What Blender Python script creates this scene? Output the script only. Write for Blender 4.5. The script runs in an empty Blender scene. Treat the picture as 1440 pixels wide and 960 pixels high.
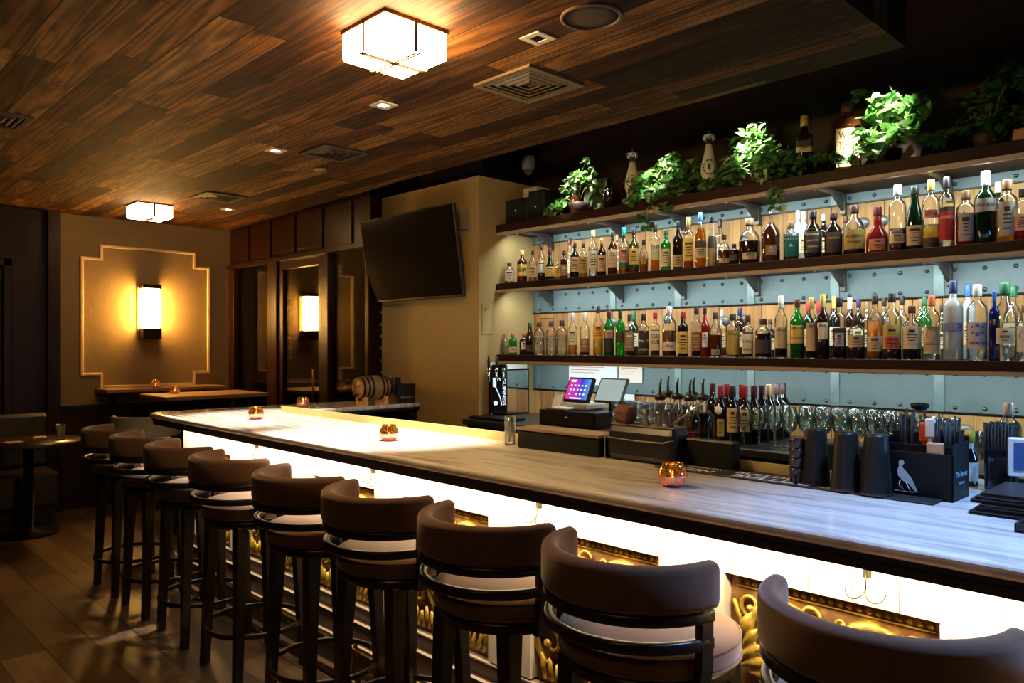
import bpy, bmesh, math, random
from mathutils import Vector, Matrix
random.seed(7)
S = bpy.context.scene
COL = S.collection
PI = math.pi
# ------------------------------------------------------------------ camera
H = 1.52
cd = bpy.data.cameras.new('camera'); cam = bpy.data.objects.new('camera', cd); COL.objects.link(cam)
cd.sensor_width = 36; cd.lens = 1080 / 1440 * 36; cd.shift_y = 5 / 1440 * -1 * -1
cam.location = (0, 0, H)
cam.rotation_euler = (PI / 2, 0, -math.atan2(.697, .717))
cd.clip_start = .02
S.camera = cam
# ------------------------------------------------------------------ world / exposure
w = bpy.data.worlds.new('world'); S.world = w; w.use_nodes = True
w.node_tree.nodes['Background'].inputs[0].default_value = (.10, .07, .05, 1)
w.node_tree.nodes['Background'].inputs[1].default_value = .02
S.view_settings.view_transform = 'Standard'; S.view_settings.look = 'None'
S.view_settings.gamma = 1; S.view_settings.use_curve_mapping = False
S.view_settings.exposure = 0.0
S.cycles.use_denoising = True
S.cycles.transparent_max_bounces = 40
S.cycles.max_bounces = 8
S.cycles.caustics_reflective = False; S.cycles.caustics_refractive = False

def lamp(name, kind, loc, energy, color, rot=(0, 0, 0), size=.1, size_y=None, spot=None, blend=.5, target=None):
    l = bpy.data.lights.new(name, kind); o = bpy.data.objects.new(name, l); COL.objects.link(o)
    o.location = loc; o.rotation_euler = rot; l.energy = energy; l.color = color
    if target is not None:
        o.rotation_euler = (Vector(target) - Vector(loc)).to_track_quat('-Z', 'Y').to_euler()
    if kind == 'AREA':
        l.size = size
        if size_y: l.shape = 'RECTANGLE'; l.size_y = size_y
    else: l.shadow_soft_size = size
    if spot: l.spot_size = math.radians(spot); l.spot_blend = blend
    return o
WARM = (1, .56, .2); WARMW = (1, .80, .52); COOL = (.84, .98, .96)
YB0, YB1 = -1.5, 4.13
# LED tape under the bar edge, washing the bar front
lamp('bar_led', 'AREA', (1.90, 1.86, .985), 72, (1, .78, .48), (0, math.radians(-22), 0), .03, 6.6)
# LED under each back bar shelf
for z, e in ((2.315, 31), (1.895, 29), (1.375, 19)):
    lamp('shelf_led', 'AREA', (3.92, 1.6, z), e, COOL, (0, math.radians(-32), 0), .04, 4.9)
# lights of the ceiling: recessed spots
for x, y, e in ((2.25, 3.25, 820), (2.29, 4.48, 640), (2.98, 6.72, 12)):
    lamp('recessed_spot', 'SPOT', (x, y, 2.71), e, (1, .88, .70), (0, 0, 0), .03, spot=50, blend=.6)
# track spots in the dark recess that light the plants
for x, y, t, e, a in ((3.5, 3.2, (3.98, 3.45, 2.5), 230, 24), (3.45, 2.6, (3.95, 2.75, 2.5), 240, 20), (3.45, 2.1, (3.95, 2.12, 2.62), 1250, 17),
                      (3.4, 1.25, (3.95, 1.46, 2.62), 460, 24)):
    lamp('plant_spot', 'SPOT', (x, y, 3.25), e, (1, .96, .78), spot=a, blend=.6, target=t, size=.02)
# daylight-coloured light from the service end of the bar
lamp('service_spot', 'SPOT', (2.2, .08, 3.15), 560, (.26, .50, 1), spot=52, blend=.9, target=(2.05, .42, 1.07), size=.06)
lamp('service_lamp', 'AREA', (3.0, -.35, 1.40), 7, (.10, .42, 1), size=.2, target=(2.5, .62, 1.07))

# ------------------------------------------------------------------ materials
MATS = {}
class NT:
    def __init__(s, name):
        s.m = bpy.data.materials.new(name); s.m.use_nodes = True; s.t = s.m.node_tree; s.t.nodes.clear()
        s.out = s.t.nodes.new('ShaderNodeOutputMaterial')
    def n(s, typ, **kw):
        nd = s.t.nodes.new(typ)
        for k, v in kw.items(): setattr(nd, k, v)
        return nd
    def set(s, sock, v):
        if isinstance(v, bpy.types.NodeSocket): s.t.links.new(v, sock)
        elif isinstance(v, (tuple, list)) and len(v) == 3 and sock.type == 'RGBA': sock.default_value = (*v, 1)
        else: sock.default_value = v
    def math(s, op, a, b=0.0, c=0.0):
        nd = s.n('ShaderNodeMath', operation=op); s.set(nd.inputs[0], a); s.set(nd.inputs[1], b)
        if op in ('MULTIPLY_ADD',): s.set(nd.inputs[2], c)
        return nd.outputs[0]
    def comb(s, x, y, z=0.0):
        nd = s.n('ShaderNodeCombineXYZ'); s.set(nd.inputs[0], x); s.set(nd.inputs[1], y); s.set(nd.inputs[2], z); return nd.outputs[0]
    def coords(s):
        tc = s.n('ShaderNodeTexCoord'); sp = s.n('ShaderNodeSeparateXYZ'); s.t.links.new(tc.outputs['Object'], sp.inputs[0])
        return tc.outputs['Object'], sp.outputs
    def noise(s, vec, scale=5, detail=3, rough=.5, dist=0.0):
        nd = s.n('ShaderNodeTexNoise'); s.set(nd.inputs['Vector'], vec); nd.inputs['Scale'].default_value = scale
        nd.inputs['Detail'].default_value = detail; nd.inputs['Roughness'].default_value = rough; nd.inputs['Distortion'].default_value = dist
        return nd.outputs['Fac']
    def ramp(s, fac, stops, interp='LINEAR'):
        nd = s.n('ShaderNodeValToRGB'); s.set(nd.inputs[0], fac); cr = nd.color_ramp; cr.interpolation = interp
        while len(cr.elements) < len(stops): cr.elements.new(.5)
        for e, (p, c) in zip(cr.elements, stops): e.position = p; e.color = (*c, 1)
        return nd.outputs['Color']
    def mix(s, fac, a, b, mode='MIX'):
        nd = s.n('ShaderNodeMix', data_type='RGBA', blend_type=mode); s.set(nd.inputs[0], fac); s.set(nd.inputs[6], a); s.set(nd.inputs[7], b)
        return nd.outputs[2]
    def bump(s, h, strength=.3, dist=.01):
        nd = s.n('ShaderNodeBump'); s.set(nd.inputs['Height'], h); nd.inputs['Strength'].default_value = strength; nd.inputs['Distance'].default_value = dist
        return nd.outputs[0]
    def pbr(s, color, rough=.5, metal=0.0, spec=.5, normal=None, emit=None, es=0.0, coat=0.0, sheen=0.0):
        p = s.n('ShaderNodeBsdfPrincipled'); s.set(p.inputs['Base Color'], color); s.set(p.inputs['Roughness'], rough); s.set(p.inputs['Metallic'], metal)
        p.inputs['Specular IOR Level'].default_value = spec; p.inputs['Coat Weight'].default_value = coat; p.inputs['Sheen Weight'].default_value = sheen
        if normal is not None: s.t.links.new(normal, p.inputs['Normal'])
        if emit is not None: s.set(p.inputs['Emission Color'], emit); s.set(p.inputs['Emission Strength'], es)
        s.t.links.new(p.outputs[0], s.out.inputs[0]); return p

def plain(name, color, rough=.5, metal=0.0, spec=.5, var=.0, scale=20, bump=0.0, **kw):
    if name in MATS: return MATS[name]
    n = NT(name)
    c = color; nb = None
    if var or bump:
        v, _ = n.coords(); f = n.noise(v, scale, 4)
        if var: c = n.mix(f, tuple(x * (1 - var) for x in color), tuple(min(1, x * (1 + var)) for x in color))
        if bump: nb = n.bump(f, bump, .005)
    n.pbr(c, rough, metal, spec, nb, **kw)
    MATS[name] = n.m; return n.m

def planks(name, along, across, width, length, stops, grain=.5, rough=.5, gap=.03, bump=.4, ring=.0, spec=.4, coat=0.0, blot=.4, knots=False):
    n = NT(name); v, xyz = n.coords()
    a, b = xyz[along], xyz[across]; other = xyz[3 - along - across]
    q = n.math('DIVIDE', b, width); row = n.math('FLOOR', q); fr = n.math('FRACT', q)
    wn = n.n('ShaderNodeTexWhiteNoise', noise_dimensions='1D'); n.set(wn.inputs['W'], row)
    u = n.math('MULTIPLY_ADD', wn.outputs[0], 7.3, n.math('DIVIDE', a, length)); ci = n.math('FLOOR', u); fu = n.math('FRACT', u)
    w2 = n.n('ShaderNodeTexWhiteNoise', noise_dimensions='2D'); n.set(w2.inputs['Vector'], n.comb(row, ci))
    idn = w2.outputs[0]
    base = n.ramp(idn, stops)
    off = n.math('MULTIPLY', idn, 37.0)
    vec = n.comb(n.math('MULTIPLY_ADD', a, 2.2, off), n.math('MULTIPLY_ADD', b, 26.0, off), n.math('MULTIPLY', other, 6.0))
    g1 = n.noise(vec, 1.6, 5, .6, .6)
    # rings (cathedral grain)
    vec2 = n.comb(n.math('MULTIPLY_ADD', a, .42, off), n.math('MULTIPLY_ADD', b, 8.0, off), off)
    g2 = n.noise(vec2, 1.0, 2, .5, .3)
    rg = n.math('SINE', n.math('MULTIPLY', g2, 60.0))
    rg = n.math('MULTIPLY_ADD', rg, .5, .5)
    big = n.noise(n.comb(n.math('MULTIPLY', a, 1.0), n.math('MULTIPLY_ADD', b, 3.0, off), other), 2.2, 5, .65)
    g = n.math('ADD', n.math('MULTIPLY', g1, 1 - ring), n.math('MULTIPLY', rg, ring))
    fac = n.ramp(g, ((.25, (1 - grain,) * 3), (.75, (1.0,) * 3)))
    c = n.mix(1.0, base, fac, 'MULTIPLY')
    c = n.mix(1.0, c, n.ramp(big, ((.3, (1 - blot,) * 3), (.62, (1.0,) * 3))), 'MULTIPLY')
    if knots:
        vk = n.n('ShaderNodeTexVoronoi'); n.set(vk.inputs['Vector'], n.comb(n.math('MULTIPLY', a, .8), n.math('MULTIPLY', b, 2.2), off)); vk.inputs['Scale'].default_value = 2.6
        c = n.mix(1.0, c, n.ramp(vk.outputs['Distance'], ((.03, (.12,) * 3), (.16, (1.0,) * 3))), 'MULTIPLY')
    e1 = n.math('LESS_THAN', fr, gap); e2 = n.math('LESS_THAN', fu, gap * width / length)
    e = n.math('MAXIMUM', e1, e2)
    c = n.mix(e, c, (.01, .006, .004))
    h = n.math('SUBTRACT', n.math('MULTIPLY', g, .35), e)
    rr = n.math('MULTIPLY_ADD', g1, .25, rough - .1)
    n.pbr(c, rr, 0, spec, n.bump(h, bump, .006), coat=coat)
    MATS[name] = n.m; return n.m

M_ceil = planks('reclaimed_wood', 1, 0, .15, 1.25, ((0, (.040, .014, .004)), (.22, (.14, .050, .012)), (.45, (.24, .092, .020)), (.62, (.33, .145, .036)), (.78, (.42, .20, .055)), (.9, (.07, .024, .006))), .80, .72, .05, .7, .34, .15, 0.0, .72, True)
M_floor = planks('floor_planks', 1, 0, .20, 1.1, ((0, (.07, .036, .017)), (.5, (.16, .09, .048)), (1, (.29, .18, .105))), .6, .36, .045, .5, .12, .45, 0.0, .6, True)
M_wallwood = planks('pine_planks', 2, 1, .14, 3.0, ((0, (.48, .24, .075)), (.5, (.60, .33, .12)), (1, (.40, .18, .055))), .35, .6, .03, .3, .3)
M_white = planks('whitewashed_planks', 2, 1, .115, 3.0, ((0, (.66, .55, .44)), (1, (.78, .69, .58))), .18, .5, .015, .2, .2)
M_darkwood = planks('dark_panel_wood', 2, 0, .6, 3.0, ((0, (.018, .007, .004)), (1, (.03, .012, .006))), .3, .35, .003, .1, .2, .2)
M_redwood = planks('mahogany', 2, 1, .31, 3.0, ((0, (.020, .006, .003)), (1, (.03, .009, .004))), .3, .3, .012, .3, .1, .15)

def plaster(name, c1, c2, rough=.8):
    n = NT(name); v, _ = n.coords()
    f = n.noise(v, 1.3, 6, .6); f2 = n.noise(v, 14, 5, .7)
    c = n.mix(n.math('MULTIPLY_ADD', f2, .35, n.math('MULTIPLY', f, .75)), c1, c2)
    n.pbr(c, rough, 0, .2, n.bump(n.math('ADD', f, f2), .35, .01)); MATS[name] = n.m; return n.m
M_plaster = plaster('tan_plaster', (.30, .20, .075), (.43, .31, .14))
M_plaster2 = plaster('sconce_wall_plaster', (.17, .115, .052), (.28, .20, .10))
M_black = plain('matte_black', (.006, .006, .0065), .5, spec=.3, var=.2, scale=60)
M_dark = plain('dark_void_paint', (.006, .006, .006), .9, spec=.1, var=.2)
M_legwood = plain('ebonised_wood', (.010, .008, .0075), .32, var=.3, scale=40, spec=.5)
M_blackmetal = plain('black_metal', (.015, .015, .016), .35, .6, var=.2)
M_brass = plain('polished_brass', (.55, .38, .12), .22, 1.0, var=.15, scale=12)
M_oldbrass = plain('aged_brass', (.28, .17, .06), .35, 1.0, var=.2, scale=30)
M_chrome = plain('chrome', (.75, .75, .75), .12, 1.0)
M_steel = plain('dull_steel', (.35, .35, .34), .35, 1.0, var=.2)
M_shelf = planks('shelf_wood', 1, 2, .5, 2.2, ((0, (.030, .010, .005)), (1, (.045, .017, .009))), .4, .5, .001, .2, .1, .15)
M_tray = plain('shelf_light_trim', (.42, .33, .22), .5, var=.1)

def m_suede():
    n = NT('brown_suede'); v, _ = n.coords(); f = n.noise(v, 9, 4, .6); f2 = n.noise(v, 300, 2)
    c = n.mix(f, (.075, .036, .022), (.135, .070, .044))
    n.pbr(c, .9, 0, .1, n.bump(f2, .15, .001), sheen=.3); return n.m
M_suede = m_suede()
def m_marble():
    n = NT('veined_marble'); v, xyz = n.coords()
    vec = n.comb(n.math('MULTIPLY', xyz[0], 9.0), n.math('MULTIPLY', xyz[1], .9), xyz[2])
    f = n.noise(vec, 1.3, 6, .62, 1.2); f2 = n.noise(vec, 4.0, 5, .6, .8)
    c = n.ramp(f, ((.34, (.36, .335, .31)), (.45, (.56, .53, .50)), (.55, (.74, .71, .67)), (.66, (.58, .56, .53)), (.8, (.74, .71, .68))))
    c = n.mix(n.math('MULTIPLY', f2, .4), c, (.46, .44, .41))
    n.pbr(c, n.math('MULTIPLY_ADD', f2, .12, .07), 0, .5, coat=.25); return n.m
M_marble = m_marble()
def m_galv():
    n = NT('galvanised_sheet'); v, xyz = n.coords()
    f = n.noise(v, 6, 5, .65, .5); f2 = n.noise(v, 70, 3, .6)
    vo = n.n('ShaderNodeTexVoronoi'); n.set(vo.inputs['Vector'], v); vo.inputs['Scale'].default_value = 35
    c = n.mix(f, (.055, .082, .085), (.145, .195, .205)); c = n.mix(n.math('MULTIPLY', f2, .25), c, (.26, .33, .34))
    n.pbr(c, n.math('MULTIPLY_ADD', f, .2, .45), .25, .5, n.bump(f, .1, .004)); return n.m
M_galv = m_galv()
M_strap = plain('strap_steel', (.16, .22, .22), .4, .3, var=.25, scale=25)
def m_gold():
    n = NT('antique_gold_relief'); v, _ = n.coords(); f = n.noise(v, 18, 4, .6)
    c = n.ramp(f, ((.3, (.16, .075, .012)), (.5, (.40, .25, .03)), (.72, (.66, .48, .10))))
    n.pbr(c, .45, .6, .5, n.bump(f, .3, .003)); return n.m
M_gold = m_gold()
def m_copper():
    n = NT('bronze_panel_ground'); v, _ = n.coords(); f = n.noise(v, 9, 5, .6)
    c = n.ramp(f, ((.3, (.08, .035, .012)), (.5, (.22, .11, .04)), (.7, (.36, .22, .09))))
    n.pbr(c, .42, .6, .5, n.bump(f, .5, .01)); return n.m
M_copper = m_copper()
def m_perf():
    n = NT('perforated_brass'); v, xyz = n.coords()
    a = n.math('SINE', n.math('MULTIPLY', xyz[1], 900.0)); b = n.math('SINE', n.math('MULTIPLY', xyz[2], 900.0)); h = n.math('GREATER_THAN', n.math('MULTIPLY', a, b), .35)
    c = n.mix(h, (.80, .62, .22), (.12, .09, .03)); n.pbr(c, .4, .35, .5); return n.m
M_perf = m_perf()
def m_leaf(name, c1, c2, c3):
    n = NT(name); g = n.n('ShaderNodeNewGeometry'); r = g.outputs['Random Per Island']
    c = n.ramp(r, ((0, c1), (.55, c2), (1, c3)))
    d = n.n('ShaderNodeBsdfPrincipled'); n.set(d.inputs['Base Color'], c); d.inputs['Roughness'].default_value = .38
    t = n.n('ShaderNodeBsdfTranslucent'); n.set(t.inputs[0], c); mx = n.n('ShaderNodeMixShader'); mx.inputs[0].default_value = .25
    n.t.links.new(d.outputs[0], mx.inputs[1]); n.t.links.new(t.outputs[0], mx.inputs[2]); n.t.links.new(mx.outputs[0], n.out.inputs[0]); return n.m
M_leaf = m_leaf('pothos_leaf', (.03, .16, .02), (.10, .28, .05), (.50, .60, .34))  # last tone: pale variegation, whitened to stand in for highlights on leaves
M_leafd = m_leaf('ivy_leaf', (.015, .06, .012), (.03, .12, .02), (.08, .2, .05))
M_vine = plain('vine_stem', (.16, .22, .07), .6, var=.2)
M_pot = plain('dark_planter', (.03, .02, .016), .6, var=.2)

def thin_glass(name, tint=(1, 1, 1), rough=.03, body=None, amount=0.0):
    if name in MATS: return MATS[name]
    n = NT(name); tr = n.n('ShaderNodeBsdfTransparent'); tr.inputs[0].default_value = (*tint, 1)
    gl = n.n('ShaderNodeBsdfGlossy'); gl.inputs['Roughness'].default_value = rough; gl.inputs[0].default_value = (.95, .98, 1, 1)
    lw = n.n('ShaderNodeLayerWeight'); lw.inputs[0].default_value = .22
    mx = n.n('ShaderNodeMixShader'); fac = n.math('MINIMUM', n.math('MULTIPLY_ADD', lw.outputs['Fresnel'], .85, .045), 1.0); n.t.links.new(fac, mx.inputs[0])
    src = tr.outputs[0]
    if body:
        df = n.n('ShaderNodeBsdfDiffuse'); df.inputs[0].default_value = (*body, 1); m2 = n.n('ShaderNodeMixShader'); m2.inputs[0].default_value = amount
        n.t.links.new(tr.outputs[0], m2.inputs[1]); n.t.links.new(df.outputs[0], m2.inputs[2]); src = m2.outputs[0]
    n.t.links.new(src, mx.inputs[1]); n.t.links.new(gl.outputs[0], mx.inputs[2]); n.t.links.new(mx.outputs[0], n.out.inputs[0])
    MATS[name] = n.m; return n.m
G_clear = thin_glass('clear_glass', (.96, .98, .97))
def emis(name, color, strength):
    if name in MATS: return MATS[name]
    n = NT(name); e = n.n('ShaderNodeEmission'); e.inputs[0].default_value = (*color, 1); e.inputs[1].default_value = strength
    n.t.links.new(e.outputs[0], n.out.inputs[0]); MATS[name] = n.m; return n.m
E_lamp = emis('lit_lamp_glass', (1, .61, .25), 122)
E_lampf = emis('lit_far_lamp_glass', (1, .58, .22), 26)
E_sconce = emis('lit_sconce_glass', (1, .50, .11), 165)
E_led = emis('led_lens', (1, .9, .72), 14)
E_flame = emis('candle_flame', (1, .55, .16), 160)

# ------------------------------------------------------------------ mesh helpers
class MB:
    def __init__(s): s.v = []; s.f = []; s.mi = []; s.cur = 0; s.sm = []
    def add(s, vs, fs, smooth=False):
        b = len(s.v); s.v += [tuple(p) for p in vs]
        for f in fs: s.f.append(tuple(i + b for i in f)); s.mi.append(s.cur); s.sm.append(smooth)
        return s
    def box(s, x0, x1, y0, y1, z0, z1, M=None):
        vs = [Vector((x, y, z)) for z in (z0, z1) for y in (y0, y1) for x in (x0, x1)]
        if M is not None: vs = [M @ p for p in vs]
        return s.add(vs, [(0, 2, 3, 1), (4, 5, 7, 6), (0, 1, 5, 4), (2, 6, 7, 3), (0, 4, 6, 2), (1, 3, 7, 5)])
    def rbox(s, x0, x1, y0, y1, z0, z1, b=.01, M=None):
        vs = []; fs = []
        pts = []
        for z, ins in ((z0, b), (z0 + b, 0), (z1 - b, 0), (z1, b)):
            ring = []
            for cx, cy, a0 in ((x1 - b, y1 - b, 0), (x0 + b, y1 - b, 90), (x0 + b, y0 + b, 180), (x1 - b, y0 + b, 270)):
                for k in range(4):
                    a = math.radians(a0 + k * 30); r = b - ins * .7 if ins else b
                    ring.append(Vector((cx + r * math.cos(a), cy + r * math.sin(a), z)))
            pts.append(ring)
        N = 16
        for r in pts: vs += r
        for i in range(3):
            for j in range(N): fs.append((i * N + j, i * N + (j + 1) % N, (i + 1) * N + (j + 1) % N, (i + 1) * N + j))
        fs.append(tuple(range(N - 1, -1, -1))); fs.append(tuple(range(3 * N, 4 * N)))
        if M is not None: vs = [M @ p for p in vs]
        return s.add(vs, fs)
    def lathe(s, prof, c=(0, 0, 0), n=20, sx=1, sy=1, M=None, sup=2.0, smooth=True, cap=True):
        vs = []; fs = []
        for r, z in prof:
            for j in range(n):
                a = 2 * PI * j / n; ca, sa = math.cos(a), math.sin(a)
                if sup != 2.0:
                    k = (abs(ca) ** sup + abs(sa) ** sup) ** (-1 / sup)
                else: k = 1
                vs.append(Vector((c[0] + r * k * ca * sx, c[1] + r * k * sa * sy, c[2] + z)))
        for i in range(len(prof) - 1):
            for j in range(n): fs.append((i * n + j, i * n + (j + 1) % n, (i + 1) * n + (j + 1) % n, (i + 1) * n + j))
        if cap:
            if prof[0][0] > 1e-4: fs.append(tuple(range(n - 1, -1, -1)))
            if prof[-1][0] > 1e-4: fs.append(tuple(range((len(prof) - 1) * n, len(prof) * n)))
        if M is not None: vs = [M @ p for p in vs]
        return s.add(vs, fs, smooth)
    def tube(s, pts, r, n=8, closed=False, flat=None, smooth=True):
        pts = [Vector(p) for p in pts]; vs = []; fs = []; L = len(pts)
        rr = r if isinstance(r, (list, tuple)) else [r] * L
        prev = None
        for i, p in enumerate(pts):
            if closed: t = pts[(i + 1) % L] - pts[i - 1]
            else: t = pts[min(i + 1, L - 1)] - pts[max(i - 1, 0)]
            t.normalize()
            up = Vector((0, 0, 1)) if abs(t.z) < .95 else Vector((1, 0, 0))
            if prev is not None and abs(prev.dot(t)) < .98: up = prev
            a = t.cross(up).normalized(); b = a.cross(t).normalized(); prev = b
            for j in range(n):
                an = 2 * PI * j / n
                kx, ky = (1, 1) if flat is None else flat
                vs.append(p + (a * math.cos(an) * kx + b * math.sin(an) * ky) * rr[i])
        for i in range(L if closed else L - 1):
            for j in range(n):
                i2 = (i + 1) % L
                fs.append((i * n + j, i * n + (j + 1) % n, i2 * n + (j + 1) % n, i2 * n + j))
        if not closed: fs.append(tuple(range(n - 1, -1, -1))); fs.append(tuple(range((L - 1) * n, L * n)))
        return s.add(vs, fs, smooth)
    def poly(s, pts, z0, z1):
        n = len(pts); vs = [(x, y, z0) for x, y in pts] + [(x, y, z1) for x, y in pts]
        fs = [tuple(range(n - 1, -1, -1)), tuple(range(n, 2 * n))] + [(i, (i + 1) % n, n + (i + 1) % n, n + i) for i in range(n)]
        return s.add(vs, fs)
    def build(s, name, mats, parent=None, loc=None, bevel=0.0, tri=False):
        me = bpy.data.meshes.new(name); me.from_pydata(s.v, [], s.f)
        if not isinstance(mats, (list, tuple)): mats = [mats]
        for m in mats: me.materials.append(m)
        if len(mats) > 1: me.polygons.foreach_set('material_index', s.mi)
        me.polygons.foreach_set('use_smooth', s.sm); me.update()
        bm = bmesh.new(); bm.from_mesh(me); bmesh.ops.recalc_face_normals(bm, faces=bm.faces); bm.to_mesh(me); bm.free()
        o = bpy.data.objects.new(name, me); COL.objects.link(o)
        if parent is not None: o.parent = parent
        if loc is not None: o.location = loc
        if bevel:
            b = o.modifiers.new('bevel', 'BEVEL'); b.width = bevel; b.segments = 4 if bevel > .015 else 2; b.limit_method = 'ANGLE'
        return o
USED = {}
def tag(o, label, cat, group=None, kind=None):
    o['label'] = label; o['category'] = cat
    if group: o['group'] = group
    if kind: o['kind'] = kind
    n = len(label.split())
    if n > 16 or n < 4: print('LABELLEN', n, label)
    if label in USED: print('DUPLABEL', label)
    USED[label] = 1
    return o
def thing(name, label, cat, loc=(0, 0, 0), rz=0.0, group=None):
    o = bpy.data.objects.new(name, None); COL.objects.link(o); o.location = loc; o.rotation_euler = (0, 0, rz); o.empty_display_size = .05
    return tag(o, label, cat, group)
def struct(o): o['kind'] = 'structure'; return o
def copy_thing(r, loc, rz=None, label=None, scale=None):
    c = r.copy(); COL.objects.link(c); c.location = loc
    if rz is not None: c.rotation_euler = (0, 0, rz)
    if scale: c.scale = (scale,) * 3
    if label: tag(c, label, r['category'], r.get('group'))
    for ch in [x for x in bpy.data.objects if x.parent == r]:
        d = ch.copy(); COL.objects.link(d); d.parent = c
        for g in [x for x in bpy.data.objects if x.parent == ch]:
            e = g.copy(); COL.objects.link(e); e.parent = d
    return c
def ordn(i): return ['first', 'second', 'third', 'fourth', 'fifth', 'sixth', 'seventh', 'eighth', 'ninth', 'tenth', 'eleventh', 'twelfth', 'thirteenth', 'fourteenth', 'fifteenth', 'sixteenth', 'seventeenth', 'eighteenth', 'nineteenth', 'twentieth'][i]

def text_mesh(body, size, bold=0.0):
    cu = bpy.data.curves.new('txt', 'FONT'); cu.body = body; cu.size = 1; cu.align_x = 'CENTER'; cu.align_y = 'CENTER'; cu.offset = bold; cu.resolution_u = 2
    o = bpy.data.objects.new('txt', cu); me = bpy.data.meshes.new_from_object(o)
    v = [tuple(p.co * size) for p in me.vertices]; f = [tuple(p.vertices) for p in me.polygons]
    bpy.data.objects.remove(o); bpy.data.meshes.remove(me); bpy.data.curves.remove(cu)
    return v, f
def flat_text(mb, body, size, M, bold=.01, width=None):
    v, f = text_mesh(body, size, bold)
    if width and v:
        x0 = min(p[0] for p in v); x1 = max(p[0] for p in v); k = width / max(1e-6, x1 - x0); v = [(p[0] * k, p[1], 0) for p in v]
    return mb.add([M @ Vector((p[0], p[1], 0)) for p in v], f)

# ================================================================== ROOM SHELL
CZ = 2.74
o = struct(MB().box(-3, 4.4, -3.2, 8.3, -.1, 0).build('floor', M_floor))
# timber ceiling canopy: edge over the bar steps slightly outwards towards the far wall
pts = [(-3, 1.13), (3.345, 1.13), (3.385, 4.5), (3.545, 8.0), (-3, 8.0)]
struct(MB().poly(pts, CZ, CZ + .26).build('ceiling', M_ceil))
struct(MB().box(-3, 3.2, -3.2, 1.0, 3.25, 3.35).box(-3, 4.4, -3.2, 8.3, 3.4, 3.5).build('ceiling_upper', M_dark))
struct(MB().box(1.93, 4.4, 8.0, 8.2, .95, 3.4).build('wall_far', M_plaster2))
struct(MB().box(-3, 4.4, 8.06, 8.3, 0, 3.4).build('wall_far_core', M_dark))
struct(MB().box(-3.2, -3, -3.2, 8.3, 0, 3.5).build('wall_left', plain('left_wall_paint', (.04, .02, .01), .8, var=.2)))
struct(MB().box(-3.2, 4.6, -3.4, -3.2, 0, 3.5).build('wall_near', plain('near_wall_paint', (.04, .025, .015), .8, var=.2)))
# end wall with the television (a deep pier)
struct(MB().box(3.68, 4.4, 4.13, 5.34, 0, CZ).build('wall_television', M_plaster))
# back bar wall: pine planks, dark boards above the top shelf
struct(MB().box(4.25, 4.4, -3.2, 4.13, 0, 2.40).build('wall_bar', M_wallwood))
struct(MB().box(4.25, 4.4, -3.2, 4.13, 2.40, 3.4).build('wall_upper', planks('soffit_boards', 1, 2, .2, 2.0, ((0, (.03, .011, .006)), (1, (.045, .018, .01))), .3, .6, .02, .2, .1)))
struct(MB().box(4.2, 4.4, 5.34, 8.3, 0, 3.4).build('wall_cellar', M_dark))
struct(MB().box(3.72, 4.4, 4.13, 5.34, CZ, 3.4).build('wall_recess', M_dark))

# far wall wainscot with battens
mb = MB().box(1.93, 3.60, 7.95, 8.0, 0, .93).box(1.93, 3.6, 7.92, 8.0, .93, .96)
for k in range(9): mb.box(1.95 + k * .2, 1.965 + k * .2, 7.94, 7.952, .1, .93)
struct(mb.build('trim_1', M_darkwood))
# dark timber section left of the plaster with moulded door
mb = MB().box(-3, 1.83, 7.96, 8.06, 0, CZ + .02).box(1.83, 1.93, 7.88, 8.06, 0, CZ)
struct(mb.build('wall_panelling', M_darkwood))
mb = MB()
for x0, x1, z0, z1 in ((.9, 1.56, .1, 2.28),):
    mb.box(x0, x0 + .07, 7.91, 7.96, z0, z1).box(x1 - .07, x1, 7.91, 7.96, z0, z1).box(x0, x1, 7.91, 7.96, z1 - .07, z1)
    mb.box(x0 + .15, x0 + .18, 7.94, 7.96, 1.2, z1 - .2).box(x1 - .18, x1 - .15, 7.94, 7.96, 1.2, z1 - .2).box(x0 + .15, x1 - .15, 7.94, 7.96, z1 - .23, z1 - .2).box(x0 + .15, x1 - .15, 7.94, 7.96, 1.2, 1.23)
struct(mb.build('door_1', M_darkwood, bevel=.008))
# stepped moulding frame round the sconce
fr = [(2.297, 1.12), (2.297, 1.244), (2.13, 1.244), (2.13, 2.34), (2.297, 2.34), (2.297, 2.465), (3.182, 2.465), (3.182, 2.32), (3.33, 2.32), (3.33, 1.24), (3.182, 1.24), (3.182, 1.11)]
mb = MB(); t = .028
for i in range(len(fr)):
    (xa, za), (xb, zb) = fr[i], fr[(i + 1) % len(fr)]
    if abs(xa - xb) < abs(za - zb): mb.box(min(xa, xb) - t / 2, max(xa, xb) + t / 2, 7.972, 8.0, min(za, zb) - t / 2, max(za, zb) + t / 2)
    else: mb.box(min(xa, xb) - t / 2, max(xa, xb) + t / 2, 7.975, 8.0, min(za, zb) - t / 2 + .001, max(za, zb) + t / 2 - .001)
struct(mb.build('trim_2', plain('moulding_paint', (.62, .46, .24), .5, var=.1), bevel=.006))

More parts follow.
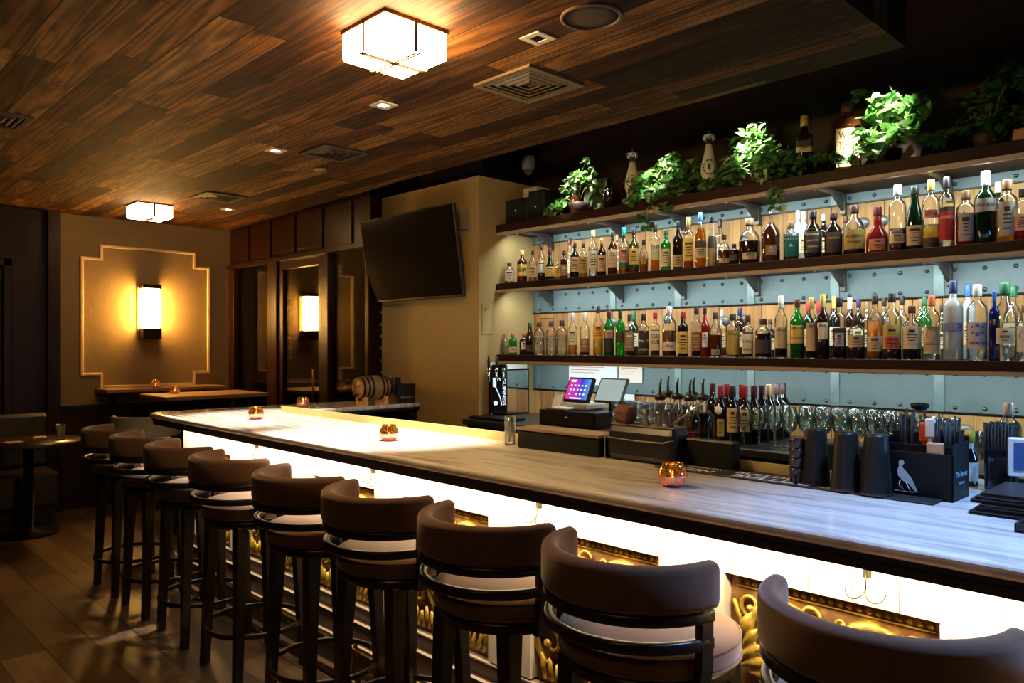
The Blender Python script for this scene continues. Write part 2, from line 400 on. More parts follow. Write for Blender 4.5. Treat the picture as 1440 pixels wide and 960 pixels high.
# ================================================================== WINE CELLAR FRONT (glass partition)
t = thing('wine_cabinet', 'dark mahogany framed glass wine room front beside the television wall', 'wine cabinet', (3.6, 6.7, 0))
def rel(mb, name, m, par, **k):
    o = mb.build(name, m, par, **k); return o
def wbox(mb, x0, x1, y0, y1, z0, z1): return mb.box(x0 - 3.6, x1 - 3.6, y0 - 6.7, y1 - 6.7, z0, z1)
mb = MB(); wbox(mb, 3.57, 3.67, 5.345, 7.995, 2.35, 3.38)
for yy in (7.55, 7.08, 6.6, 6.1, 5.62): wbox(mb, 3.555, 3.58, yy - .012, yy + .012, 2.38, CZ)
wbox(mb, 3.53, 3.60, 5.34, 8.0, 2.33, 2.365)
rel(mb, 'header', M_redwood, t)
for ya, yb in ((7.88, 8.0), (6.93, 7.13), (5.98, 6.1), (5.34, 5.40)):
    rel(wbox(MB(), 3.55, 3.66, ya, yb, 0, 2.35), 'post', M_redwood, t, bevel=.008)
G_cab = thin_glass('cabinet_glass', (.8, .78, .74), .01)
for ya, yb in ((7.13, 7.88), (5.40, 5.98)):
    rel(wbox(MB(), 3.60, 3.608, ya, yb, .35, 2.33), 'glass_pane', G_cab, t)
    rel(wbox(wbox(MB(), 3.57, 3.66, ya, yb, 0, .35), 3.56, 3.67, ya, yb, .35, .39), 'lower_panel', M_redwood, t)
d = wbox(wbox(wbox(wbox(MB(), 3.575, 3.62, 6.1, 6.18, .02, 2.33), 3.575, 3.62, 6.85, 6.93, .02, 2.33), 3.575, 3.62, 6.18, 6.85, 2.25, 2.33), 3.575, 3.62, 6.18, 6.85, .02, .25)
d = rel(d, 'door', M_redwood, t)
rel(wbox(MB(), 3.598, 3.606, 6.18, 6.85, .25, 2.25), 'glass_pane', G_cab, d)
mb = MB().tube([(3.56 - 3.6, 6.2 - 6.7, 1.0), (3.53 - 3.6, 6.2 - 6.7, 1.0), (3.53 - 3.6, 6.2 - 6.7, 1.3), (3.56 - 3.6, 6.2 - 6.7, 1.3)], .008)
rel(mb, 'handle', M_oldbrass, d)
# wine bottles lying in wall pegs behind the glass
wb = MB().lathe([(0, 0), (.035, 0), (.0365, .01), (.0365, .18), (.03, .21), (.014, .235), (.0135, .29), (0, .29)], M=Matrix.Rotation(-PI / 2, 4, 'Y'))
proto = thing('wine_bottle', 'dark wine bottle lying on peg rack behind cabinet glass, top of right column', 'bottle', (4.15, 5.62, 2.12), 0, 'wine bottles pegged behind the cabinet glass')
wb.build('bottle_glass', plain('dark_bottle_glass', (.012, .014, .01), .12), proto)
MB().lathe([(0, .225), (.0145, .225), (.0150, .285), (.0150, .292), (0, .292)], M=Matrix.Rotation(-PI / 2, 4, 'Y')).build('foil_cap', plain('tin_foil', (.6, .58, .55), .3, .9), proto)
first = True
for ci, (yy, n, nm) in enumerate(((5.62, 13, 'right'), (5.74, 12, 'middle'), (7.35, 8, 'left'))):
    for k in range(n):
        if first: first = False; continue
        copy_thing(proto, (4.15, yy, 2.12 - k * .105), None, 'dark wine bottle lying on peg rack behind cabinet glass, %s column, %s from top' % (nm, ordn(k)))
mb = MB()
for yy in (5.57, 5.68, 5.79, 5.9): mb.box(4.1, 4.2, yy - .004, yy + .004, .4, 2.3)
tag(mb.build('bottle_rack', M_steel), 'vertical metal rails holding wine bottles behind the glass', 'rack')

# ================================================================== BAR
bar = thing('bar_counter', 'long bar front with whitewashed boards and embossed gold panels', 'bar', (0, 0, 0))
GP = [(-.17 - .775, .375 - .775), (-.17, .375), (.60, 1.172), (1.40, 1.963), (2.19, 2.739), (2.963, 3.504), (3.732, 4.27), (4.489, 5.01)]
mb = MB().box(2.0, 2.06, YB0, 5.2, .86, 1.0)
mb.build('top_board', M_white, bar)
edges = [YB0] + [e for g in GP for e in g] + [5.2]
for k in range(0, len(edges), 2):
    MB().box(2.0, 2.06, edges[k], edges[k + 1], .30, .86).build('plank_column', M_white, bar, bevel=.002)
MB().box(2.0, 2.06, YB0, 5.2, 0, .292).box(1.97, 2.0, YB0, 5.2, 0, .229).box(1.945, 1.97, YB0, 5.2, 0, .138).build('stepped_plinth', [plain('plinth_wood', (.045, .02, .012), .4, var=.3)], bar, bevel=.003)
MB().box(1.9985, 2.03, YB0, 5.2, .287, .293).box(1.9665, 1.985, YB0, 5.2, .2285, .2305).box(1.9415, 1.957, YB0, 5.2, .1375, .1395).build('plinth_nosing', plain('pale_nosing', (.42, .33, .25), .3, var=.1), bar)
MB().box(2.06, 3.67, 5.10, 5.2, 0, 1.0).box(3.60, 3.67, 4.85, 5.2, 0, 1.0).box(2.07, 2.12, YB0, 5.1, 0, 1.04).build('carcass', M_black, bar)
MB().box(1.863, 1.90, YB0, 5.2, 0, .014).build('floor_curb', plain('curb_wood', (.14, .08, .05), .5, var=.2), bar, bevel=.004)

def scroll(mb, cx, cz, R, turns, d, a0, r0, x=2.035, shrink=.72, n=26):
    pts = []; rr = []
    for i in range(n):
        t = i / (n - 1); a = a0 + d * turns * 2 * PI * t; r = R * (1 - t * .86)
        pts.append((x - .004 - .008 * t, cx + r * math.cos(a), cz + r * math.sin(a))); rr.append(r0 * (1 - .45 * t))
    mb.tube(pts, rr, 7)
    e = pts[-1]; mb.lathe([(0, -.01), (r0 * 1.1, -.006), (r0 * 1.25, 0), (r0 * 1.1, .006), (0, .01)], n=10, M=Matrix.Translation((e[0] - .004, e[1], e[2])) @ Matrix.Rotation(PI / 2, 4, 'Y'))
def leafshape(mb, y, z, ang, L, W, x=2.03):
    vs = []; n = 7
    for i in range(n):
        t = i / (n - 1); w_ = W * math.sin(PI * min(1, t * .9 + .08)) * (1 + .18 * math.cos(t * 16))
        bx = -.012 * math.sin(PI * t) - .004
        for sgn, hx in ((-1, 0), (0, -.012), (1, 0)):
            yy = t * L; zz = sgn * w_ + .12 * L * math.sin(t * 2.6)
            vs.append((x + bx + hx, y + yy * math.cos(ang) - zz * math.sin(ang), z + yy * math.sin(ang) + zz * math.cos(ang)))
    fs = []
    for i in range(n - 1):
        for j in range(2): fs.append((i * 3 + j, i * 3 + j + 1, (i + 1) * 3 + j + 1, (i + 1) * 3 + j))
    mb.add(vs, fs, True)
for gi, (ya, yb) in enumerate(GP):
    R_ = random.Random(gi * 5 + 3)
    pan = MB().box(2.04, 2.055, ya, yb, .295, .865).build('embossed_panel', M_copper, bar)
    mb = MB(); c = (ya + yb) / 2; W = yb - ya
    # bead border
    for k in range(22):
        yy = ya + .03 + (W - .06) * k / 21
        mb.lathe([(0, -.008), (.007, -.005), (.0095, 0), (.007, .005), (0, .008)], n=8, M=Matrix.Translation((2.036, yy, .835)) @ Matrix.Rotation(PI / 2, 4, 'Y'))
    mb.tube([(2.037, ya + .02, .822), (2.037, yb - .02, .822)], .004, 6)
    # big mirrored acanthus scrolls
    for s in (-1, 1):
        scroll(mb, c + s * .135, .695, .112, 1.4, -s, PI / 2 + s * .9, .015)
        scroll(mb, c + s * .215, .775, .040, 1.0, s, -PI / 2, .007)
        scroll(mb, c + s * .045, .785, .030, 1.0, -s, PI, .006)
        scroll(mb, c + s * .20, .45, .085, 1.2, s, -PI / 2, .013)
        scroll(mb, c + s * .075, .50, .055, 1.1, -s, PI / 2, .010)
        mb.tube([(2.03, c + s * (.02 + .25 * i / 14), .36 + .42 * (i / 14) ** 1.6) for i in range(15)], [.016 - .0006 * i for i in range(15)], 7)
        for k in range(9):
            a = (PI / 2 - s * (.25 + k * .33)); leafshape(mb, c + s * (.03 + .022 * k), .40 + .045 * k, a, .085 + R_.random() * .04, .017)
        for k in range(6): leafshape(mb, c + s * (.05 + .035 * k), .315, PI / 2 - s * .25, .07 + .012 * (k % 3), .012)
    for k in range(5): leafshape(mb, c, .60, PI / 2 + (k - 2) * .42, .13, .02)
    mb.build('scroll_relief', M_gold, pan)

# coat hooks under the counter edge
hk = None
M_hook = plain('dark_hook_metal', (.05, .035, .02), .4, .5)
for i, yy in enumerate((.764, 1.91, 2.96, 4.12)):
    nm = ('nearest the camera', 'third from the far end', 'second from the far end', 'nearest the far end')[i]
    if hk is None:
        hk = thing('coat_hook', 'thin double bag hook on the lit bar front, ' + nm, 'hook', (1.995, yy, .92), 0, 'bag hooks under the bar edge')
        mb = MB().tube([(-.012, 0, .035), (-.014, 0, 0), (-.014, 0, -.012)], .0022, 6)
        for s in (-1, 1): mb.tube([(-.014 - .02 * math.sin(PI * k / 8), s * .038 * (1 - math.cos(PI * k / 8)) / 2 * 1.3, -.012 - .026 * math.sin(PI * k / 8 * .95)) for k in range(9)], .0018, 6)
        mb.build('hook_arms', M_hook, hk)
        MB().box(-.013, .005, -.007, .007, .015, .05).build('back_plate', M_hook, hk)
    else: copy_thing(hk, (1.995, yy, .92), None, 'thin double bag hook on the lit bar front, ' + nm)

# brass foot rail
rail = thing('foot_rail', 'polished brass foot rail running along the base of the bar', 'foot rail', (1.88, 0, 0))
MB().tube([(0, YB0, .155), (0, 5.1, .155)], .019, 14).lathe([(0, 0), (.026, .005), (.03, .02), (.02, .04), (0, .045)], M=Matrix.Translation((0, 5.09, .155)) @ Matrix.Rotation(-PI / 2, 4, 'X')).build('rail_tube', M_brass, rail)
for yy in (-.3, .5, 1.33, 2.15, 2.97, 3.79, 4.61):
    m = MB().lathe([(.05, 0), (.052, .006), (.03, .014), (.012, .03), (.016, .06), (.011, .09), (.014, .115), (.026, .13), (.031, .155), (.026, .18), (0, .188)], c=(0, yy, 0.012), n=16)
    for k in range(8): a = k * PI / 4; m.lathe([(0, 0), (.014, .003), (.012, .010), (0, .013)], c=(.045 * math.cos(a), yy + .045 * math.sin(a), .008), n=8)
    m.build('bracket', M_brass, rail)

# marble countertop (L shaped, rounded far corner)
def rcorner(cx, cy, r, a0, a1, n=8): return [(cx + r * math.cos(math.radians(a0 + (a1 - a0) * i / n)), cy + r * math.sin(math.radians(a0 + (a1 - a0) * i / n))) for i in range(n + 1)]
top = [(1.82, YB0)] + rcorner(1.82 + .11, 5.40 - .11, .11, 180, 90) + [(3.68, 5.34), (3.68, 4.81), (2.5, 4.81), (2.5, .95), (2.95, .95), (2.95, YB0)]
ct = MB().poly(top, 1.036, 1.07).build('countertop', M_marble, bevel=.0155)
tag(ct, 'long veined marble countertop with rounded far corner on the bar', 'countertop')
sub = [(1.832, YB0)] + rcorner(1.832 + .10, 5.385 - .10, .10, 180, 90) + [(3.68, 5.33), (3.68, 4.82), (2.48, 4.82), (2.48, .97), (2.93, .97), (2.93, YB0)]
in_ = [(1.90, YB0)] + rcorner(1.90 + .08, 5.33 - .08, .08, 180, 90) + [(3.68, 5.28)]
mb = MB().poly(sub, 1.020, 1.036)
pl = [(1.832, YB0), (1.832, 5.28), (1.86, 5.35), (1.93, 5.385), (3.68, 5.33)]
for (xa, ya), (xb, yb) in zip(pl, pl[1:]):
    d_ = Vector((xb - xa, yb - ya, 0)); nn = Vector((d_.y, -d_.x, 0)).normalized() * .016
    mb.add([(xa, ya, .998), (xb, yb, .998), (xb + nn.x, yb + nn.y, .998), (xa + nn.x, ya + nn.y, .998), (xa, ya, 1.022), (xb, yb, 1.022), (xb + nn.x, yb + nn.y, 1.022), (xa + nn.x, ya + nn.y, 1.022)], [(0, 3, 2, 1), (4, 5, 6, 7), (0, 1, 5, 4), (2, 3, 7, 6), (0, 4, 7, 3), (1, 2, 6, 5)])
mb.build('edge_band', M_black, ct)
MB().box(1.875, 1.915, YB0, 5.1, .99, 1.0).build('led_tape', emis('led_tape_glow', (1, .82, .55), 6), ct)
st = MB().box(2.5, 2.512, .95, 4.81, 1.03, 1.109).build('drip_rail', M_perf)
tag(st, 'perforated brass strip standing along the inner bar edge', 'drip rail')
# underbar station
ub = thing('underbar_station', 'black steel underbar station behind the marble counter', 'bar station', (0, 0, 0))
MB().box(2.52, 2.95, .96, 4.1, .1, 1.0).build('cabinet', M_blackmetal, ub)
MB().box(2.52, 2.97, .96, 4.1, 1.0, 1.02).build('ledge', M_blackmetal, ub)

# ================================================================== BACK BAR COUNTER + SHELVES
bc = thing('back_counter', 'black back bar counter under the lowest bottle shelf', 'counter', (0, 0, 0))
MB().box(3.52, 4.235, YB0, 4.125, .96, 1.0).build('worktop', plain('black_worktop', (.02, .02, .021), .3, var=.2), bc, bevel=.005)
for k in range(7):
    y0 = -1.5 + k * .8
    dr = MB().box(3.55, 3.57, y0 + .01, min(4.13, y0 + .79), .1, .95).build('door', plain('counter_door', (.014, .014, .015), .4), bc)
    MB().box(3.535, 3.55, y0 + .06, y0 + .075, .6, .85).build('handle', M_steel, dr)
MB().box(3.57, 4.235, YB0, 4.125, 0, .96).build('carcass', M_black, bc)
SH = [(2.335, 2.40, 'top'), (1.915, 1.97, 'middle'), (1.395, 1.45, 'lower')]
BRK = [1.225 - .52 * 2, 1.225 - .52, 1.225, 1.749, 2.255, 2.767, 3.265, 3.93]
SHO = {}
for z0, z1, nm in SH:
    s = thing('wall_shelf', 'dark timber %s shelf of the back bar holding %s' % (nm, 'plants' if nm == 'top' else 'liquor bottles'), 'shelf', (0, 0, 0), 0, 'back bar shelves')
    MB().box(3.85, 4.25, YB0, 4.13, z0 + .01, z1).build('board', M_shelf, s, bevel=.003)
    MB().box(3.856, 3.885, YB0, 4.13, z0 - .012, z0 + .012).build('light_trim', M_tray, s, bevel=.004)
    if nm != 'lower':
        for yy in BRK:
            m = MB().box(3.88, 4.24, yy - .014, yy + .014, z0 - .006, z0 + .010)
            m.box(4.215, 4.24, yy - .014, yy + .014, z0 - .10, z0)
            m.add([(4.07, yy - .008, z0), (4.22, yy - .008, z0 - .085), (4.22, yy - .008, z0), (4.07, yy + .008, z0), (4.22, yy + .008, z0 - .085), (4.22, yy + .008, z0)], [(0, 1, 2), (3, 5, 4), (0, 3, 4, 1), (1, 4, 5, 2), (0, 2, 5, 3)])
            m.build('bracket', plain('bracket_iron', (.09, .085, .08), .45, .6, var=.3), s)
            MB().add([(3.872, yy - .018, z0 - .002), (3.872, yy + .018, z0 - .002), (3.90, yy, z0 - .002), (3.872, yy - .018, z0 + .0), (3.872, yy + .018, z0 + .0), (3.90, yy, z0 + .0)], [(0, 1, 2), (3, 5, 4), (0, 3, 4, 1), (1, 4, 5, 2), (2, 5, 3, 0)]).lathe([(0, -.02), (.008, -.014), (.014, -.002), (.014, .0)], c=(3.872, yy, z0 - .002), n=10).build('bracket_tip', plain('pale_cap', (.75, .75, .72), .4), s)
STR = [y + .05 for y in (1.225 - 1.04, 1.225 - .52, 1.225, 1.749, 2.255, 2.767, 3.30)] + [4.07]
bands = []
for i, (z0, z1, nm) in enumerate(((2.29, 2.345, 'under the top shelf'), (1.765, 1.925, 'under the middle shelf'), (1.185, 1.405, 'under the lower shelf'))):
    b = thing('metal_band', 'riveted galvanised steel band on the wall ' + nm, 'metal cladding', (0, 0, 0), 0, 'riveted steel bands of the back bar')
    MB().box(4.240, 4.25, YB0, 4.13, z0, z1).build('sheet', M_galv, b)
    MB().box(4.236, 4.25, YB0, 4.13, z0 - .004, z0 + .003).build('edge', M_blackmetal, b)
    for yy in STR: MB().box(4.233, 4.25, yy - .025, yy + .025, z0, z1).build('strap', M_strap, b, bevel=.003)
    m = MB(); k = 0
    yy = -1.0
    while yy < 4.1:
        for zz in ((z0 + .025, z1 - .03) if i else (z0 + .03,)):
            m.lathe([(.011, 0), (.010, .005), (.006, .009), (0, .010)], n=8, M=Matrix.Translation((4.240 if min(abs(yy - s_) for s_ in STR) > .03 else 4.233, yy, zz)) @ Matrix.Rotation(-PI / 2, 4, 'Y'))
        yy += .1295
    o = m.build('rivets', plain('rivet_steel', (.10, .12, .12), .35, .8), b)
    o['kind'] = 'stuff'
# round tin discs nailed to the planks
dp = None
for i, (px, z) in enumerate(((1046, 2.15), (1112, 2.17), (1214, 2.18), (1240, 2.18), (862, 1.68), (938, 1.69), (1019, 1.67), (1048, 1.675), (1156, 1.11), (1357, 1.10), (1352, 2.15))):
    X = 4.245; yy = (1506 * X / (px + 330) - .697 * X) / .717
    nm = 'grey tin disc nailed on pine planks, %s from left %s' % (ordn([0, 1, 2, 3, 0, 1, 2, 3, 0, 1, 4][i]), ('above the middle shelf', 'above the lower shelf', 'above the counter')[0 if z > 2 else (1 if z > 1.5 else 2)])
    if dp is None:
        dp = tag(MB().lathe([(.030, 0), (.030, .003), (.008, .004), (0, .005)], n=20, M=Matrix.Rotation(-PI / 2, 4, 'Y')).build('tin_disc', plain('grey_tin', (.16, .18, .20), .4, .5, var=.3, scale=50)), nm, 'disc', 'tin discs nailed on the planks'); dp.location = (X, yy, z)
    else:
        c = dp.copy(); COL.objects.link(c); c.location = (X, yy, z); tag(c, nm, 'disc', 'tin discs nailed on the planks')
#@@OBJECTS
# ================================================================== placing helper: a measured image column at wall distance X gives Y
def yat(px, X): return (1506 * X / (px + 330) - .697 * X) / .717
def depth(X, Y): return .697 * X + .717 * Y
def zat(py, X, Y): return H + (485 - py) * depth(X, Y) / 1080
def ordw(i, n):
    return (ordn(i) + ' from left') if i < (n + 1) // 2 else ((ordn(n - 1 - i) + ' from right') if i < n - 1 else 'last on right')
def ordn(i): return 'first second third fourth fifth sixth seventh eighth ninth tenth eleventh twelfth thirteenth fourteenth fifteenth sixteenth seventeenth eighteenth nineteenth twentieth twenty-first twenty-second twenty-third twenty-fourth twenty-fifth'.split()[i]

# ================================================================== BAR STOOLS
def arc_sweep(mb, R, a0, a1, prof, n=28, taper=True, smooth=True):
    """sweep a closed (dr, z) profile along an arc about the origin"""
    m = len(prof); vs = []; fs = []
    zc = sum(p[1] for p in prof) / m; rc = sum(p[0] for p in prof) / m
    secs = []
    for i in range(n + 1): secs.append((a0 + (a1 - a0) * i / n, 1.0))
    if taper:
        da = .012 / R * (1 if a1 > a0 else -1)
        secs = [(a0 - da * 1.0, .55), (a0 - da * .8, .80)] + secs + [(a1 + da * .8, .80), (a1 + da, .55)]
    for a, k in secs:
        for dr, z in prof:
            r = R + rc + (dr - rc) * k; zz = zc + (z - zc) * (k if k == 1 else .5 + .5 * k)
            vs.append((r * math.cos(a), r * math.sin(a), zz))
    N = len(secs)
    for i in range(N - 1):
        for j in range(m): fs.append((i * m + j, i * m + (j + 1) % m, (i + 1) * m + (j + 1) % m, (i + 1) * m + j))
    fs.append(tuple(range(m - 1, -1, -1))); fs.append(tuple(range((N - 1) * m, N * m)))
    mb.add(vs, fs, smooth)
def rrect(r0, r1, z0, z1, b, n=3):
    out = []
    for cx, cz, a in ((r1 - b, z1 - b, 0), (r0 + b, z1 - b, 90), (r0 + b, z0 + b, 180), (r1 - b, z0 + b, 270)):
        for k in range(n + 1):
            an = math.radians(a + 90 * k / n); out.append((cx + b * math.cos(an), cz + b * math.sin(an)))
    return out
SX = 1.675
SY = [5.16, 4.63, 4.07, 3.49, 2.84, 2.30, 1.735, 1.205, .585]
st = thing('bar_stool', 'brown suede round bar stool at the marble bar, farthest of the nine', 'bar stool', (SX, SY[0], 0), 0, 'bar stools along the bar')
mb = MB().lathe([(0, .728), (.225, .728), (.233, .733), (.236, .745), (.236, .775), (.230, .786), (.20, .794), (.10, .799), (0, .800)], n=48)
mb.lathe([(.235, .731), (.240, .734), (.235, .738)], n=48, cap=False).lathe([(.234, .778), (.238, .781), (.233, .784)], n=48, cap=False)
mb.build('seat', M_suede, st)
MB().lathe([(0, .685), (.205, .685), (.222, .692), (.226, .728), (0, .728)], n=40).build('seat_frame', M_legwood, st)
A0, A1 = math.radians(93), math.radians(267)
mb = MB(); arc_sweep(mb, .228, A0, A1, rrect(-.022, .024, .896, 1.010, .02)); mb.build('backrest', M_suede, st)
mb = MB(); arc_sweep(mb, .233, A0 + .03, A1 - .03, rrect(-.012, .014, .870, .898, .005, 2), taper=False)
arc_sweep(mb, .233, A0 + .03, A1 - .03, rrect(-.010, .012, .806, .834, .005, 2), taper=False); mb.build('back_rail', M_legwood, st)
for s in (-1, 1):
    a = PI + s * math.radians(80)
    x, y = .25 * math.cos(a), .25 * math.sin(a); x2, y2 = .222 * math.cos(a), .222 * math.sin(a)
    R = Matrix.Rotation(a, 4, 'Z')
    m = MB(); vs = []
    for z, r in ((.69, .220), (.76, .232), (.90, .233)):
        for dx, dy in ((-.011, -.02), (.012, -.02), (.012, .02), (-.011, .02)): vs.append(R @ Vector((r + dx, dy, z)))
    fs = [(3, 2, 1, 0), (8, 9, 10, 11)] + [(i * 4 + j, i * 4 + (j + 1) % 4, i * 4 + 4 + (j + 1) % 4, i * 4 + 4 + j) for i in range(2) for j in range(4)]
    m.add(vs, fs).build('back_post', M_legwood, st, bevel=.003)
for sx in (-1, 1):
    for sy in (-1, 1):
        m = MB(); vs = []
        for z, u, h in ((0, .165, .0185), (.4, .150, .022), (.70, .138, .028)):
            for dx, dy in ((-h, -h), (h, -h), (h, h), (-h, h)): vs.append((sx * u + dx, sy * (u + .008) + dy, z))
        fs = [(3, 2, 1, 0), (8, 9, 10, 11)] + [(i * 4 + j, i * 4 + (j + 1) % 4, i * 4 + 4 + (j + 1) % 4, i * 4 + 4 + j) for i in range(2) for j in range(4)]
        m.add(vs, fs).build('leg', M_legwood, st, bevel=.003)
m = MB(); arc_sweep(m, .222, 0, 2 * PI, rrect(-.006, .008, .195, .218, .004, 2), n=40, taper=False); m.build('foot_ring', M_legwood, st)
for ch in list(st.children):
    if ch.name.split('.')[0] in ('backrest', 'back_rail', 'back_post'): ch.location.x = -.045
for i, y in enumerate(SY[1:]):
    k = i + 1
    nm = ('brown suede round bar stool at the marble bar, %s from the far end' % ordn(k)) if k < 5 else 'brown suede round bar stool at the marble bar, ' + {5: 'fourth nearest', 6: 'third nearest', 7: 'second nearest, seat edge showing', 8: 'nearest the camera'}[k]
    copy_thing(st, (SX, y, 0), random.uniform(-.04, .04), nm)

# ================================================================== CEILING FIXTURES
def ceil_lamp(loc, label, em):
    t = thing('ceiling_light', label, 'ceiling light', loc, 0, 'square frosted ceiling lights')
    h = .145
    MB().rbox(-h, h, -h, h, -.118, -.008, .008).build('lamp_glass', em, t)
    MB().box(-h - .004, h + .004, -h - .004, h + .004, -.014, 0).build('ceiling_plate', M_oldbrass, t)
    m = MB()
    for s in (-1, 1):
        m.box(s * (h + .001), s * (h + .005), -.016 , .016 - .018, -.122, -.01); m.box(-.016, -.002, s * (h + .001), s * (h + .005), -.122, -.01)
        for o in (-.007, .007):
            m.tube([(-h - .01, o, -.126), (h + .01, o, -.126)], .0034, 6); m.tube([(o, -h - .01, -.126), (o, h + .01, -.126)], .0034, 6)
    m.lathe([(0, -.132), (.012, -.130), (.014, -.122), (0, -.120)], n=14)
    m.build('brass_straps', plain('dark_strap', (.10, .055, .02), .4, .5), t)
ceil_lamp((1.755, 2.46, CZ), 'large glowing square ceiling light with brass straps near the camera', E_lamp)
ceil_lamp((-.9, .7, CZ), 'unseen square ceiling light added as frontal fill over the open floor', emis('fill_lamp_glass', (1, .61, .26), 30))  # out-of-view lamp added as fill for stool backs and counter nose
ceil_lamp((2.40, 7.0, CZ), 'glowing square ceiling light at the far end near the sconce wall', E_lampf)
vp = None
for (x, y, s, nm, m_) in ((2.56, 2.52, .185, 'near the big square light', 0), (2.58, 4.27, .16, 'dark, midway along the canopy', 1), (2.67, 6.2, .17, 'dark, beside the far ceiling light', 1), (.86, 4.9, .17, 'dark, at the far left above the floor', 1)):
    t = thing('ceiling_vent', 'square louvred air diffuser set in timber ceiling, ' + nm, 'air vent', (x, y, CZ), 0, 'square ceiling diffusers')
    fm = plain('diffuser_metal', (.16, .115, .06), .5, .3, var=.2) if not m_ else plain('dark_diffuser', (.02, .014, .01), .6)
    m = MB()
    for a, b in ((s, s - .03),):
        m.box(-a, a, -a, -b, -.012, 0).box(-a, a, b, a, -.012, 0).box(-a, -b, -b, b, -.012, 0).box(b, a, -b, b, -.012, 0)
    m.build('frame', fm, t)
    for k in range(4):
        a = s - .042 - k * .034; b = a - .012; m = MB(); vs = []
        for q, z in ((a, -.010 + k * .0), (a + .012, -.001), (b + .012, -.001), (b, -.010)):
            vs += [(-q, -q, z), (q, -q, z), (q, q, z), (-q, q, z)]
        fs = []
        for i in range(4):
            i2 = (i + 1) % 4
            for j in range(4): fs.append((i * 4 + j, i * 4 + (j + 1) % 4, i2 * 4 + (j + 1) % 4, i2 * 4 + j))
        m.add(vs, fs).build('louvre', fm, t)
for (x, y, nm, on) in ((2.25, 3.25, 'lit, near the big square light', 1), (2.29, 4.48, 'lit, farther along the canopy', 1), (2.98, 6.72, 'lit, smallest, near the far vent', 1), (2.20, 2.115, 'unlit, nearest the camera', 0)):
    t = thing('recessed_light', 'small square recessed downlight in the ceiling, ' + nm, 'downlight', (x, y, CZ), 0, 'small square recessed downlights')
    tm = plain('downlight_trim', (.45, .40, .32), .5)
    a, b = .053, .024
    MB().box(-a, a, -a, -b, -.006, 0).box(-a, a, b, a, -.006, 0).box(-a, -b, -b, b, -.006, 0).box(b, a, -b, b, -.006, 0).build('trim_plate', tm, t, bevel=.002)
    MB().box(-b, b, -b, b, -.003, 0).build('lens', E_led if on else M_dark, t)
t = thing('ceiling_speaker', 'round dark ceiling speaker beside the unlit downlight', 'speaker', (2.20, 1.84, CZ))
MB().lathe([(.115, 0), (.117, -.006), (.105, -.010), (.102, -.004), (.102, 0)], n=36, cap=False).build('rim', plain('speaker_rim', (.09, .045, .02), .6), t)
MB().lathe([(.102, -.002), (.06, -.005), (0, -.006)], n=36).build('grille', plain('speaker_grille', (.05, .026, .013), .8, bump=.6, scale=400), t)
tag(MB().lathe([(.045, 0), (.045, -.006), (.02, -.012), (.012, -.03), (.016, -.034), (0, -.036)], n=20).build('sprinkler_head', plain('sprinkler_cover', (.20, .13, .07), .5), loc=(2.76, 4.75, CZ)), 'small round sprinkler cover on the ceiling beyond the downlights', 'sprinkler')

# ================================================================== SCONCE
t = thing('wall_sconce', 'glowing wall sconce with dark caps inside the moulded panel', 'wall sconce', (2.725, 8.0, 1.88))
MB().rbox(-.08, .08, -.13, -.04, -.20, .20, .02).box(-.03, .03, -.04, -.02, -.1, .1).build('sconce_glass', E_sconce, t)
MB().box(-.10, .10, -.022, 0, -.235, .235).build('back_plate', M_oldbrass, t)
for z0, z1 in ((.195, .235), (-.30, -.195)):
    MB().rbox(-.088, .088, -.14, 0, z0, z1, .006).build('end_cap', M_blackmetal, t)

# ================================================================== TELEVISION
k_ = 1.19; tv = thing('television', 'black wall television tilted down on the plaster pier, switched off', 'television', (3.268 * 1.082, 4.785, 2.198))
R = Matrix.Rotation(-.143, 4, 'Y')
# panel in local coords: faces -x
hw, hh = .595, .335
mm = Matrix.Rotation(-.143, 4, 'Y')
MB().rbox(0, .028, -hw, hw, -hh, hh, .006, M=mm).rbox(.028, .06, -hw * .75, hw * .75, -hh * .8, hh * .5, .01, M=mm).build('housing', plain('tv_plastic', (.008, .008, .008), .35), tv)
MB().box(-.0015, .001, -hw + .01, hw - .01, -hh + .018, hh - .01, M=mm).build('screen', plain('tv_screen', (.0075, .005, .0035), .16, spec=.25), tv)
MB().box(.05, .14, -.15, .15, -.12, .1).box(.10, .144, -.2, .2, -.2, .2).build('wall_bracket', M_blackmetal, tv)
t = tag(MB().box(3.64, 3.68, 4.23, 4.29, 2.36, 2.50).build('wall_intercom', plain('grey_plastic', (.22, .19, .16), .5), bevel=.004), 'small grey box mounted on the pier right of the television', 'wall box')
t = thing('access_panel', 'plaster coloured access panel on the narrow pier side', 'panel', (3.71, 4.13, 1.60))
MB().box(0, .10, -.006, 0, -.0, .22).build('door', M_plaster, t, bevel=.002)
MB().box(.03, .045, -.009, -.005, .17, .19).build('latch', M_steel, t)
t = thing('security_camera', 'white turret security camera high above the pier', 'camera', (4.13, 4.07, 2.87))
MB().lathe([(0, .07), (.05, .07), (.052, -.01), (.04, -.03), (0, -.03)], n=20).box(-.02, .02, .02, .06, .02, .06).build('housing', plain('camera_shell', (.5, .47, .42), .5), t)
MB().lathe([(0, -.07), (.02, -.066), (.036, -.045), (.038, -.025), (.03, -.01)], n=20).build('lens_ball', plain('camera_lens', (.2, .2, .2), .2), t)

